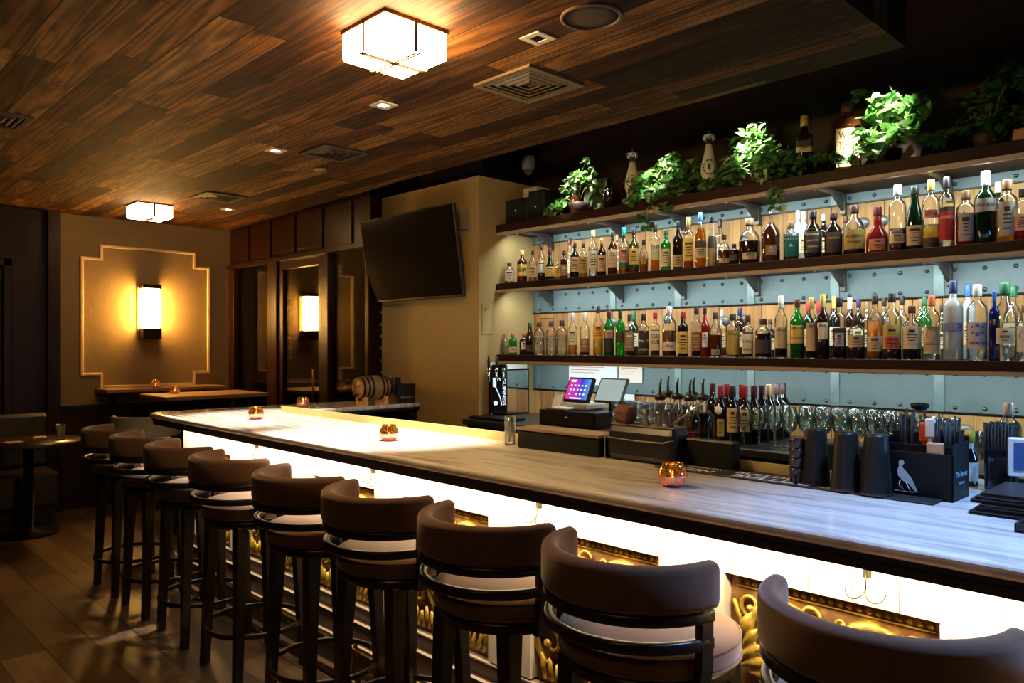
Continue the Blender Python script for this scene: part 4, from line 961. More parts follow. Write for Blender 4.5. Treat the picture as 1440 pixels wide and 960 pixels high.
# ceramic decanters
dec = None
for px, top, nm in ((889, 212, 'left of the bushy pothos'), (997, 186, 'between the two bright plants')):
    X = 4.0; Y = yat(px, X); hgt = zat(top, X, Y) - ZT; k = hgt / .36
    t = thing('ceramic_decanter', 'tall white painted ceramic decanter with crown stopper, ' + nm, 'decanter', (X, Y, ZT), math.atan2(-Y, -X), 'white ceramic decanters')
    t.scale = (k,) * 3
    MB().lathe([(0, 0), (.048, 0), (.052, .01), (.040, .05), (.034, .08), (.038, .10), (.048, .13), (.046, .17), (.033, .22), (.022, .265), (.018, .29), (0, .29)], n=26).build('body', plain('white_ceramic', (.72, .70, .60), .25), t)
    m = MB()
    for k2 in range(16):
        a = k2 * PI / 8; yy, zz = .030 * math.cos(a), .155 + .04 * math.sin(a)
        xx = math.sqrt(max(0, .048 ** 2 - yy * yy)) + .0015; m.box(xx - .002, xx + .001, yy - .004, yy + .004, zz - .003, zz + .003)
    m.box(.047, .0495, -.008, .006, .14, .17); m.build('painted_motif', plain('cobalt_ink', (.03, .03, .05), .4), t)
    MB().lathe([(0, .288), (.017, .288), (.015, .315), (0, .315)], n=16).build('collar', plain('dark_stopper', (.05, .03, .02), .4), t)
    m = MB().lathe([(0, .322), (.020, .322), (.034, .338), (.034, .343), (.012, .348), (0, .36)], n=20)
    for k2 in range(8): a = k2 * PI / 4; m.lathe([(0, -.022), (.006, -.010), (.008, 0), (0, .002)], c=(.028 * math.cos(a), .028 * math.sin(a), .333), n=8)
    m.lathe([(0, 0), (.005, .003), (.005, .008), (0, .011)], c=(0, 0, .358), n=10)
    m.build('crown_stopper', plain('pale_silver', (.7, .68, .58), .25, .6), t)
# speakers and box
for (ya, yb, zt, nm) in ((3.885, 4.115, 2.585, 'wider, against the end wall'), (3.72, 3.875, 2.62, 'narrower, beside the small pothos')):
    t = thing('shelf_speaker', 'black box speaker on the top shelf, ' + nm, 'speaker', (3.93, (ya + yb) / 2, ZT), 0, 'black box speakers on the top shelf')
    w_ = (yb - ya) / 2
    MB().rbox(0, .22, -w_, w_, 0, zt - ZT, .006).build('cabinet', plain('speaker_black', (.008, .008, .009), .5), t)
    MB().box(-.006, 0, -w_ + .01, w_ - .01, .01, zt - ZT - .01).build('grille', plain('speaker_cloth', (.006, .006, .007), .9, bump=.4, scale=500), t)
    MB().box(-.008, -.005, -.002, .002, .10, .104).build('status_light', emis('status_led', (.6, .8, 1), 3), t)
t = thing('network_box', 'small white box lying on the black shelf speaker', 'box', (3.97, 3.89, 2.587))
MB().rbox(0, .14, -.06, .08, 0, .075, .008).build('shell', plain('offwhite_plastic', (.62, .56, .42), .5), t)
MB().box(-.002, .001, .005, .02, .02, .05).build('badge', plain('tan_badge', (.3, .2, .08), .5), t)
# framed picture, shaker and amber bottle at left of top shelf
t = thing('picture_frame', 'small green picture in a thin frame leaning behind the left plant', 'picture frame', (4.12, yat(834, 4.12), ZT), math.radians(-8))
MB().box(-.006, .006, -.10, .10, 0, .26, M=Matrix.Rotation(.12, 4, 'Y')).build('picture', plain('green_print', (.09, .12, .06), .5, var=.5, scale=12), t)
MB().box(-.010, .008, -.105, -.095, 0, .262, M=Matrix.Rotation(.12, 4, 'Y')).box(-.010, .008, .095, .105, 0, .262, M=Matrix.Rotation(.12, 4, 'Y')).box(-.010, .008, -.105, .105, .255, .268, M=Matrix.Rotation(.12, 4, 'Y')).build('frame', plain('frame_grey', (.25, .25, .22), .5), t)
t = thing('cocktail_shaker', 'tall steel cocktail shaker beside the green picture', 'shaker', (3.99, yat(856, 3.99), ZT))
MB().lathe([(0, 0), (.034, 0), (.045, .12), (.045, .13), (0, .13)], n=24).build('cup', M_chrome, t)
MB().lathe([(.045, .13), (.042, .15), (.028, .175), (.024, .18), (.024, .2), (.016, .21), (0, .212)], n=24).build('lid', M_chrome, t)
t = tag(MB().box(-.012, .012, -.055, .055, 0, .235).build('cutting_board', M_shelf, loc=(4.1, yat(868, 4.1), ZT), bevel=.004), 'dark narrow wooden board standing left of the decanter', 'board')
bottle(3.93, yat(808, 3.93), ZT, .17, .032, 'square', 'amber', 'orange', .62, 'black', None, 'small amber bottle in front of the small pothos', name='amber_bottle')
bottle(4.0, yat(1131, 4.0), ZT, zat(163, 4.0, yat(1131, 4.0)) - ZT, .048, 'square', 'brown', 'dark', .6, 'gold', ('cream', .42, .50), 'dark whiskey bottle with slanted label, gold cap, top shelf middle', (), lab2=('dark', .5, .6))
# large whiskey jug
X = 4.05; Y = yat(1192, X)
t = bottle(X, Y, ZT, zat(148, X, Y) - ZT + .01, .075, 'flask', 'amber', 'dark', .7, 'wood', ('tan', .10, .62, 44), 'giant square whiskey display bottle with tan label, top shelf', (('WILD', .80, .15, 'dark'), ('TURKEY', .55, .15, 'dark'), ('BOURBON', .25, .08, 'salmon')), name='whiskey_jug')
t = tag(MB().rbox(-.04, .04, -.03, .03, 0, .075, .008).build('wooden_block', plain('tan_wood', (.45, .28, .15), .6, var=.2), loc=(4.0, yat(1438, 4.0), ZT)), 'tan wooden block at the right end of the top shelf', 'block')

# ================================================================== BACK COUNTER ITEMS
ZC = 1.0
def screenmat():
    n = NT('register_screen'); v, xyz = n.coords(); y, z = xyz[1], xyz[2]
    a = n.math('MULTIPLY_ADD', y, -5.2, .5); b = n.math('MULTIPLY_ADD', z, 2.0, 0.0)
    c = n.ramp(n.math('ADD', a, n.math('MULTIPLY', b, .4)), ((.1, (.75, .05, .35)), (.45, (.45, .05, .55)), (.65, (.04, .06, .65)), (1, (.15, .35, .8))))
    e = n.n('ShaderNodeEmission'); n.set(e.inputs[0], c); e.inputs[1].default_value = 1.0; n.t.links.new(e.outputs[0], n.out.inputs[0]); return n.m
t = thing('cash_register', 'touchscreen cash register with pink and blue screen on black drawer', 'cash register', (3.80, 3.29, 1.232))
tilt = Matrix.Rotation(.45, 4, 'Y')
MB().rbox(.0, .03, -.105, .105, -.085, .085, .006, M=tilt).build('monitor', M_black, t)
sc = MB().box(-.002, .001, -.092, .092, -.072, .072, M=tilt).build('screen', screenmat(), t)
m = MB()
for r_ in range(3):
    for c_ in range(5):
        if r_ == 2 and c_ in (3,): continue
        m.box(-.0035, -.002, -.065 + c_ * .030, -.053 + c_ * .030, .020 - r_ * .030, .030 - r_ * .030, M=tilt)
m.box(-.0035, -.002, -.05, .05, -.068, -.060, M=tilt); m.box(-.0035, -.002, .035, .075, .05, .064, M=tilt)
m.build('icons', emis('icon_white', (1, .9, 1), 1.4), sc)
MB().rbox(-.06, .14, -.12, .08, -.128, -.085, .01).build('stand', plain('putty_plastic', (.42, .40, .34), .5), t)
MB().rbox(-.14, -.06, -.02, .10, -.128, -.112, .006).build('card_reader', plain('pale_plastic', (.6, .58, .52), .5), t)
t = thing('cash_till', 'black metal cash till box under the touchscreen register', 'till', (3.65, 3.26, ZC))
MB().rbox(0, .40, -.24, .24, 0, .10, .006).build('housing', M_blackmetal, t)
MB().box(-.004, 0, -.225, .225, .012, .085).build('drawer_front', M_black, t)
MB().lathe([(0, 0), (.008, 0), (.008, .004), (0, .004)], n=12, M=Matrix.Translation((-.004, 0, .06)) @ Matrix.Rotation(-PI / 2, 4, 'Y')).build('lock', M_chrome, t)
t = thing('tablet_display', 'tilted screen showing a white page beside the cash register', 'display', (3.81, 3.03, 1.237))
MB().rbox(.0, .018, -.11, .11, -.085, .085, .005, M=Matrix.Rotation(.5, 4, 'Y')).build('case', plain('dark_grey_case', (.05, .06, .06), .4), t)
MB().box(-.002, .001, -.098, .098, -.073, .073, M=Matrix.Rotation(.5, 4, 'Y')).build('screen', emis('white_page', (.62, .74, .72), .62), t)
MB().box(.03, .10, -.04, .04, -.237, -.06).box(-.02, .14, -.07, .07, -.237, -.225).build('stand', M_blackmetal, t)
t = thing('receipt_tray', 'small slanted white card holder left of the register', 'card holder', (3.72, yat(781, 3.72), 1.105))
MB().box(-.002, .002, -.035, .035, 0, .10, M=Matrix.Rotation(.35, 4, 'Y')).build('card', plain('card_white', (.75, .78, .80), .5), t)
MB().box(-.05, .07, -.04, .04, -.004, 0).build('base', M_black, t)
# pinned papers on the metal band
X = 4.232
for i, (a, b, yb_, col, nm, hd) in enumerate(((800, 868, 541, (.78, .80, .78), 'large white paper sheet taped under the lower shelf', 1), (870, 903, 538, (.80, .68, .58), 'pale pink paper sheet taped beside the large white one', 1), (868, 892, 566, (.7, .72, .7), 'small white note on the wall behind the tablet display', 0))):
    ya, yb2 = yat(a, X), yat(b, X); z0 = zat(yb_, X, (ya + yb2) / 2); z1 = 1.39 if i < 2 else z0 + .06
    p = MB().box(X - .001, X, yb2, ya, z0, z1).build('notice_paper', plain('notice_%d' % i, col, .7, var=.03), None)
    tag(p, nm, 'paper notice')
    if hd:
        m = MB()
        for q in range(3): m.box(X - .002, X - .001, ya - .02 - (ya - yb2) * (.7 - .1 * q), ya - .02, z1 - .03 - q * .02, z1 - .026 - q * .02)
        m.build('print', plain('red_print', (.6, .12, .08), .6), p)
# mirror on the end wall
t = thing('wall_mirror', 'small framed mirror on the end wall beside the beer tap', 'mirror', (3.98, 4.13, 1.17))
MB().box(-.205, .205, -.012, 0, -.17, .17).build('frame', M_blackmetal, t)
MB().box(-.195, .195, -.014, -.012, -.16, .16).build('glass', plain('mirror_silver', (.8, .85, .83), .02, 1.0), t)
p = tag(MB().box(3.79, 4.17, 4.124, 4.13, 1.345, 1.392).build('paper_strip', plain('strip_paper', (.8, .78, .68), .7)), 'white paper strip on the end wall above the mirror', 'paper strip')
# tap tower
t = thing('beer_tap', 'black beer tap tower with glowing white bottle emblem and dark handles', 'beer tap', (3.80, yat(702, 3.80), ZC + .02))
fa = math.atan2(-t.location.y, -t.location.x); t.rotation_euler = (0, 0, fa)
MB().rbox(-.05, .05, -.058, .058, 0, .36, .012).build('column', plain('gloss_black', (.008, .009, .012), .15), t)
E_em = emis('emblem_glow', (.75, .9, 1), 1.1)
m = MB()
fx = .0515
m.box(fx - .002, fx, -.046, -.022, .20, .265)
m.tube([(fx, -.034 + .05 * math.sin(q / 12 * 1.5) , .21 - .14 * q / 12) for q in range(13)], .004, 6)
m.lathe([(0, 0), (.016, 0), (.016, .001), (0, .001)], n=20, M=Matrix.Translation((fx, -.026, .085)) @ Matrix.Rotation(PI / 2, 4, 'Y'))
m.tube([(fx, -.015 + .02 * math.sin(q / 8 * PI / 2), .245 + .018 * math.sin(q / 8 * PI)) for q in range(9)], .003, 6)
m.build('emblem', E_em, t)
m = MB()
v, f = text_mesh('GUINNESS', .032, .02)
Mx = Matrix.Translation((fx + .0005, .034, .165)) @ Matrix.Rotation(PI / 2, 4, 'Z') @ Matrix.Rotation(PI / 2, 4, 'X') @ Matrix.Rotation(-PI / 2, 4, 'Z')
x0 = min(p[0] for p in v); x1 = max(p[0] for p in v)
m.add([Mx @ Vector((p[0] * .19 / (x1 - x0), p[1], 0)) for p in v], f); m.build('lettering', E_em, t)
for k, yy in enumerate((-.075, -.02, .03)):
    MB().tube([(.04, yy, .315), (.085, yy, .31), (.10, yy, .285), (.102, yy, .24)], [.011, .011, .008, .007], 10).lathe([(0, 0), (.014, 0), (.012, .02), (0, .022)], c=(.088, yy, .315), n=12).build('faucet', M_chrome, t)
    if k < 2: MB().lathe([(0, 0), (.008, 0), (.011, .05), (.008, .085), (0, .09)], c=(.088, yy, .335), n=12).build('tap_handle', plain('tap_handle_black', (.03, .012, .01), .3), t)
t = tag(MB().box(3.56, 3.74, 3.72, 4.10, ZC, ZC + .018).box(3.57, 3.73, 3.73, 4.09, ZC + .018, ZC + .022).build('drip_tray', M_blackmetal, bevel=.003), 'black drip tray under the beer tap', 'drip tray')

# glassware ------------------------------------------------------
def tumbler(loc, label, group, r=.036, h=.088):
    t = thing('tumbler_glass', label, 'glass', loc, 0, group)
    MB().lathe([(0, 0), (r * .86, 0), (r, h), (r * .94, h), (r * .80, .012), (0, .010)], n=18).build('cup', G_clear, t)
    return t
G_rim = thin_glass('rim_glass', (.93, .96, .95), .02, (.6, .62, .55), .02)
tp = None
def place_glasses(proto, spots, group):
    for p, lab in spots: copy_thing(proto, p, None, lab)
gsp = []
for L_ in range(2):
    for r_ in range(2):
        for c_ in range(7):
            gsp.append(((3.66 + r_ * .085, 2.86 - c_ * .082, ZC + .004 + L_ * .094), 'clear tumbler by the register, %s layer, %s row, %s from left' % (('bottom', 'top')[L_], ('front', 'back')[r_], ordn(c_))))
tp = tumbler(gsp[0][0], gsp[0][1], 'stacked tumblers beside the register')
for ch in tp.children: ch.data.materials[0] = G_rim
place_glasses(tp, gsp[1:], None)
gsp = []
for L_ in range(2):
    for r_ in range(3):
        for c_ in range(4):
            gsp.append(((3.72 + r_ * .085, 1.36 - c_ * .082, ZC + .004 + L_ * .094), 'clear tumbler behind the shaker tins, %s layer, %s row, %s from left' % (('bottom', 'top')[L_], ordn(r_), ordn(c_))))
q = copy_thing(tp, gsp[0][0], None, gsp[0][1]); q['group'] = 'stacked tumblers behind the shaker tins'
for p, l in gsp[1:]: c = copy_thing(q, p, None, l)
for k, px in enumerate((1368, 1384, 1402)):
    c = copy_thing(q, (3.8 + .02 * k, yat(px, 3.8 + .02 * k), ZC + .02), None, 'clear tumbler behind the straw holder, %s from left' % ordn(k), scale=1.35); c['group'] = 'tumblers behind the straw holder'
wg = thing('wine_glass', 'clear stemmed wine glass in front of the wine bottles, front row, first from left', 'wine glass', (3.64, 2.02, ZC), 0, 'stemmed glasses on the back counter')
MB().lathe([(.012, .090), (.03, .105), (.039, .135), (.038, .165), (.031, .198), (.0295, .198), (.0365, .165), (.0375, .135), (.0285, .107), (0, .093)], n=18, cap=False).build('bowl', G_rim, wg)
MB().lathe([(.006, .004), (.0035, .02), (.0035, .08), (.012, .090)], n=10, cap=False).build('stem', G_rim, wg)
MB().lathe([(0, 0), (.036, 0), (.036, .002), (.008, .006), (0, .006)], n=18).build('foot', G_rim, wg)
for r_ in range(5):
    for c_ in range(8):
        if r_ == c_ == 0: continue
        if r_ >= 3 and c_ < 2: continue
        copy_thing(wg, (3.64 + r_ * .088, 2.02 - c_ * .084 - (.04 if r_ % 2 else 0), ZC), None, 'clear stemmed wine glass right of the wine bottles, %s row, %s from left' % (ordn(r_), ordn(c_)))
# standing wine bottles
for i, (px, X, cap, lb) in enumerate(((1002, 3.80, 'dkred', None), (1013, 3.66, 'red', ('gold', .12, .42, 30)), (1022, 3.82, 'red', None), (1030, 3.68, 'black', ('tan', .20, .62, 52)), (1043, 3.84, 'red', None), (1047, 3.70, 'red', ('tan', .22, .60, 40)), (1060, 3.76, 'dkred', ('tan', .24, .60, 40)), (1071, 3.84, 'dkred', ('white', .24, .60, 40)), (1081, 3.93, 'cork', ('white', .24, .60, 45)), (1092, 4.02, 'wood', ('white', .24, .60, 45)), (1101, 4.12, 'wood', ('white', .24, .60, 45)))):
    bottle(X, yat(px, X), ZC, .305, .0375, 'wine', 'black', 'dark', .6, cap, lb, 'dark wine bottle standing on the back counter, %s, %s from left' % (('red capsule' if cap in ('red', 'dkred') else 'dark capsule'), ordn(i)), (), 'wine bottles standing on the back counter', name='wine_bottle')
t = thing('neck_tag', 'white tag hung on the neck of the leftmost wine bottle', 'tag', (3.615, yat(1010, 3.615), 1.175)); MB().lathe([(0, 0), (.022, 0), (.022, .001), (0, .001)], n=20, M=Matrix.Rotation(-PI / 2, 4, 'Y')).build('card', plain('tag_white', (.8, .8, .8), .6), t)

# ================================================================== ITEMS ON THE BAR
ZB = 1.07
def spat(py, px, z=ZB):
    d = (H - z) * 1080 / (py - 485); r = (px - 720) / 1080 * d; return (.697 * d + .717 * r, .717 * d - .697 * r)
def m_mercury(name, c1, c2, c3):
    n = NT(name); v, xyz = n.coords(); vo = n.n('ShaderNodeTexVoronoi'); n.set(vo.inputs['Vector'], v); vo.inputs['Scale'].default_value = 150
    f = n.noise(v, 60, 4, .6)
    col = n.ramp(n.math('MULTIPLY_ADD', xyz[2], 13.0, n.math('MULTIPLY', f, .25)), ((.12, c1), (.55, c2), (1, c3)))
    g = n.n('ShaderNodeBsdfGlossy'); n.set(g.inputs[0], col); g.inputs[1].default_value = .12
    tr = n.n('ShaderNodeBsdfTransparent'); n.set(tr.inputs[0], (1, .75, .55)); tl = n.n('ShaderNodeBsdfTranslucent'); n.set(tl.inputs[0], col)
    m1 = n.n('ShaderNodeMixShader'); m1.inputs[0].default_value = .6; n.t.links.new(tr.outputs[0], m1.inputs[1]); n.t.links.new(tl.outputs[0], m1.inputs[2])
    mx = n.n('ShaderNodeMixShader'); n.set(mx.inputs[0], n.ramp(n.math('ADD', vo.outputs['Distance'], n.math('MULTIPLY', f, .5)), ((.40, (.10,) * 3), (.62, (.72,) * 3))))
    n.t.links.new(m1.outputs[0], mx.inputs[1]); n.t.links.new(g.outputs[0], mx.inputs[2]); n.t.links.new(mx.outputs[0], n.out.inputs[0]); return n.m
M_merc = m_mercury('mercury_glass', (.85, .35, .35), (.80, .50, .42), (.80, .52, .12))
cp = thing('candle_holder', 'round gold and pink mercury glass candle holder nearest the camera', 'candle holder', (*spat(683, 946), ZB), 0, 'mercury glass candle holders')
MB().lathe([(0, 0), (.030, 0), (.041, .014), (.046, .032), (.043, .052), (.033, .068), (.034, .074), (.031, .074), (.029, .068), (.039, .052), (.042, .032), (.037, .016), (.026, .005), (0, .004)], n=32).build('cup', M_merc, cp)
MB().lathe([(0, .006), (.019, .006), (.019, .020), (0, .020)], n=18).build('tealight', plain('wax', (.8, .6, .4), .5), cp)
MB().lathe([(0, .022), (.004, .027), (.003, .036), (0, .044)], n=10).build('flame', E_flame, cp)
copy_thing(cp, (*spat(619, 547), ZB), None, 'round mercury glass candle holder, second from the near end')
copy_thing(cp, (*spat(589, 360), ZB), None, 'round mercury glass candle holder near the far bar corner')
copy_thing(cp, (2.80, 5.06, ZB), None, 'round mercury glass candle holder on the short arm of the bar')
# highball glass with stirrer
x, y = spat(625, 717)
t = thing('highball_glass', 'clear highball glass with dark stirrer standing by the black box', 'glass', (x, y, ZB))
MB().lathe([(0, 0), (.024, 0), (.026, .127), (.024, .127), (.022, .014), (0, .012)], n=22).build('cup', G_rim, t)
t2 = tag(MB().tube([(-.004, 0, .014), (.004, -.008, .125)], .0022, 6).build('stirrer', M_black, loc=(x, y, ZB)), 'thin dark stirrer inside the highball glass', 'stirrer')
# long box with wooden lid
def quad_box(name, label, cat, x0, x1, y0, y1, z0, z1, mat, lid=None, b=.006):
    t = thing(name, label, cat, (x0, (y0 + y1) / 2, z0)); w_ = (y1 - y0) / 2
    MB().rbox(0, x1 - x0, -w_, w_, 0, z1 - z0, b).build('body', mat, t); return t
t = quad_box('garnish_box', 'long black box with a pale wooden lid on the bar edge', 'box', 2.375, 2.50, 1.95, 2.41, ZB, ZB + .078, M_black)
MB().box(-.006, .135, -.235, .235, .078, .090).build('lid', planks('lid_board', 1, 0, .2, 2, ((0, (.34, .25, .16)), (1, (.40, .30, .2))), .3, .5, .001, .1, .2), t, bevel=.003)
MB().box(-.02, 0, -.22, -.16, 0, .006).build('clip', M_chrome, t)
t = thing('bar_bin', 'black rounded bar bin with wire bail beside the garnish box', 'bin', (2.39, 1.77, ZB))
MB().rbox(0, .115, -.165, .155, 0, .138, .025).build('body', plain('black_bin', (.011, .012, .015), .4), t)
MB().box(.012, .103, -.15, .14, .138, .141).build('towel_top', plain('grey_towel', (.18, .15, .12), .9, bump=.5, scale=90), t)
MB().tube([(.01, .155, .10), (-.006, .15, .088), (-.008, 0, .084), (-.008, -.12, .086), (.0, -.165, .10)], .0025, 6).tube([(-.006, .155, .0), (-.006, .155, .10)], .002, 6).build('wire_bail', M_steel, t)
t = thing('woven_pouch', 'small rough brown woven pouch with loop handle on the bin', 'pouch', (2.43, 1.865, ZB + .14))
MB().rbox(-.035, .035, -.04, .04, 0, .072, .02, M=Matrix.Rotation(.15, 4, 'X')).build('body', plain('brown_weave', (.12, .055, .035), .9, var=.6, scale=90, bump=1.0), t)
MB().tube([(0, .02, .065), (0, .018, .09), (0, -.002, .085), (0, -.02, .068)], .002, 6).build('loop', M_darkwood, t)
jg = thing('jigger', 'small steel jigger on the bin beside the pouch', 'jigger', (2.43, 1.76, ZB + .141), 0, 'bar tools on the bin')
MB().lathe([(.018, 0), (.022, .001), (.006, .03), (.020, .062), (.018, .062), (.004, .032), (.016, .001)], n=18, cap=False).build('cups', M_steel, jg)
for k, (yy, lb) in enumerate(((1.72, 'clear shot glass on the bin, between jigger and tongs'), (1.69, 'clear shot glass on the bin, nearest the tongs'))):
    t = thing('shot_glass', lb, 'glass', (2.44 + .03 * k, yy - .02, ZB + .141)); MB().lathe([(0, 0), (.018, 0), (.024, .055), (.022, .055), (.016, .008), (0, .008)], n=16).build('cup', G_rim, t)
t = thing('bar_tongs', 'silver bar tongs leaning up across the syrup bottles', 'tongs', (2.44, 1.66, ZB + .14))
m = MB()
for s in (-1, 1): m.tube([(s * .006, 0, 0), (.01 + s * .005, -.06, .05), (.03 + s * .002, -.17, .135)], [.005, .003, .002], 6)
m.lathe([(0, -.004), (.006, 0), (0, .004)], c=(.03, -.17, .136), n=8); m.build('arms', M_chrome, t)
t = quad_box('bottle_rack_box', 'black box holding the pouring bottles behind the bar', 'box', 2.455, 2.50, 1.40, 1.60, ZB, ZB + .105, M_black)
# pouring bottles on the ledge
for i, (px, X, lq, fl, sh, r) in enumerate(((928, 2.72, 'dark', .52, 'round', .042), (952, 2.80, 'gold', .62, 'round', .044), (970, 2.72, 'red', .46, 'std', .046), (988, 2.80, 'dark', .70, 'std', .046), (939, 2.92, 'brown', .5, 'std', .040), (975, 2.92, 'brown', .6, 'std', .04))):
    bottle(X, yat(px, X), 1.02, .315, r, sh, 'clear', lq, fl, 'black', None, 'clear bottle of %s with pouring spout behind the bin, %s row, %s' % ({'dark': 'dark syrup', 'gold': 'golden syrup', 'red': 'red syrup', 'brown': 'brown syrup'}[lq], 'front' if X < 2.9 else 'back', ('far left', 'second', 'third', 'fourth', 'left', 'right')[i]), (), 'pouring bottles on the underbar ledge', pour=True, name='pouring_bottle')
# bar mat with lettering
t = thing('bar_mat', 'black rubber bar mat with white lettering along the counter edge', 'bar mat', (2.42, 1.30, ZB))
MB().rbox(-.078, .078, -.58, .36, .0008, .006, .002).build('rubber', plain('mat_rubber', (.008, .008, .008), .6, bump=.3, scale=300), t)
Mt = lambda x, y: Matrix.Translation((x, y, .0065)) @ Matrix.Rotation(-PI / 2, 4, 'Z')
m = MB()
flat_text(m, 'BULLDOG', .062, Mt(-.045, -.115), .02, .34); flat_text(m, 'BULLDOG', .045, Mt(.012, -.06), .015, .27)
flat_text(m, 'GIN', .055, Mt(-.045, .20), .02, .13); flat_text(m, 'LONDON DRY', .030, Mt(.012, .22), .008, .22)
m.build('lettering', plain('mat_white', (.75, .75, .75), .6), t)
# shaker tins
sp = thing('shaker_tin', 'black upturned shaker tin on the mat, left of the three', 'shaker tin', (*spat(683, 1147), ZB + .006), 0, 'black shaker tins standing on the mat')
MB().lathe([(0, 0), (.044, 0), (.0455, .004), (.0445, .010), (.033, .172), (.030, .178), (0, .178)], n=30).build('tin', plain('black_tin', (.009, .008, .0075), .42, .0, spec=.35), sp)
MB().lathe([(.0455, .0), (.047, .003), (.0455, .007)], n=30, cap=False).build('rim', plain('tin_rim', (.06, .055, .05), .3, .6), sp)
copy_thing(sp, (*spat(691, 1190), ZB + .006), None, 'black upturned shaker tin on the mat, middle of the three')
copy_thing(sp, (*spat(697, 1232), ZB + .006), None, 'black upturned shaker tin on the mat, right of the three')
for k, px in enumerate((1168, 1212, 1258)):
    copy_thing(sp, (2.60, yat(px, 2.60), 1.02), None, 'shorter black tin standing behind the shaker tins, %s from left' % ordn(k), scale=.93)
t = thing('stacked_cups', 'dark glossy stacked cups left of the shaker tins', 'cups', (*spat(681, 1121), ZB + .006))
m = MB()
for k in range(4): m.lathe([(0, 0), (.021, 0), (.024, .040), (.0255, .044), (.024, .048), (0, .048)], c=(0, 0, .032 * k), n=22)
m.build('cup_stack', plain('dark_gloss', (.03, .012, .01), .12), t)
# caddy with bird emblem
cx0 = 2.425
t = thing('napkin_caddy', 'black napkin and straw caddy with white bird emblem', 'caddy', (cx0, .80, ZB))
W2 = .108
MB().box(0, .006, -W2, W2, 0, .135).box(0, .15, -W2, -W2 + .006, 0, .165).box(0, .15, W2 - .006, W2, 0, .165).box(.144, .15, -W2, W2, 0, .18).box(0, .15, -W2, W2, 0, .006).box(.07, .076, -W2, W2, 0, .15).box(.05, .1, -W2 - .001, -W2 + .008, .16, .20).build('tray', plain('caddy_black', (.005, .005, .006), .5, spec=.25), t, bevel=.002)
m = MB(); o = .03
bd = [(0, .085), (.006, .095), (.004, .102), (-.003, .104), (-.007, .098), (-.006, .086), (-.010, .074), (-.008, .058), (.004, .044), (.016, .038), (.028, .020), (.036, .016), (.030, .034), (.022, .054), (.012, .070)]
bd = [(y_, z_) for y_, z_ in bd]
m.add([(-.0015, o - y_ * 1.25, z_ * 1.05) for y_, z_ in bd], [tuple(range(len(bd)))])
m.tube([(-.0015, o + .004, .050), (-.0015, o + .008, .034), (-.0015, o - .004, .022), (-.0015, o + .010, .018)], .0014, 5).tube([(-.0015, o - .012, .044), (-.0015, o - .018, .030), (-.0015, o - .024, .018)], .0014, 5).box(-.0018, -.0008, o - .035, o + .02, .0155, .0175)
m.build('bird_emblem', plain('silver_print', (.6, .6, .62), .5), t)
m = MB(); flat_text(m, 'The Famous', .022, Matrix.Translation((.075, -W2 - .001, .075)) @ Matrix.Rotation(PI / 2, 4, 'X'), .01, .10); flat_text(m, 'Grouse', .012, Matrix.Translation((.075, -W2 - .001, .05)) @ Matrix.Rotation(PI / 2, 4, 'X'), .005, .05)
m.build('side_lettering', plain('blue_white_print', (.35, .6, .8), .5), t)
nb = tag(MB().box(0, .06, -.10, .095, .0, .118).build('napkin_stack', plain('dark_napkin', (.03, .035, .045), .9, var=.2), loc=(cx0 + .008, .80, ZB + .007), bevel=.004), 'dark paper napkins filling the front of the caddy', 'napkins')
tag(MB().rbox(-.012, .012, -.021, .021, 0, .040, .003).build('sugar_packets', plain('kraft_box', (.50, .27, .14), .7, var=.1), loc=(cx0 - .0 + .02, .745, ZB + .125)), 'small brown packet stack on the caddy front', 'packets')
for k, (dx, dy, hh_, c_, lb) in enumerate(((.10, .05, .245, 'black', 'bunch of black stirrers in the caddy, leftmost'), (.11, -.055, .235, 'black', 'bunch of black straws in the caddy, right side'), (.10, 0, .215, 'orange', 'orange handled tool in the caddy'), (.09, -.02, .23, 'white', 'white spatula head standing in the caddy'))):
    m = MB(); R_ = random.Random(k)
    if c_ == 'black':
        for q_ in range(12): a = R_.uniform(-.022, .022); b = R_.uniform(-.02, .02); m.tube([(b, a, .008), (b * 1.2, a * 1.3, hh_ + R_.uniform(-.02, .01))], .003, 5)
        o = m.build('straw_bunch', M_black, loc=(cx0 + dx, .80 + dy, ZB)); tag(o, lb, 'straws')
    else:
        m.box(-.004, .004, -.006, .006, .008, hh_ - .05).rbox(-.006, .006, -.014, .014, hh_ - .06, hh_, .005)
        o = m.build('bar_tool', plain('tool_' + c_, (.7, .08, .02) if c_ == 'orange' else (.75, .7, .62), .5), loc=(cx0 + dx, .80 + dy, ZB)); tag(o, lb, 'tool')
t = tag(MB().lathe([(0, 0), (.008, 0), (.012, .17), (.010, .18), (0, .182)], n=10, M=Matrix.Rotation(.5, 4, 'Y') @ Matrix.Rotation(.6, 4, 'X')).build('muddler', plain('muddler_wood', (.12, .06, .04), .5), loc=(cx0 + .085, .84, ZB + .09)), 'brown wooden muddler resting across the caddy', 'muddler')
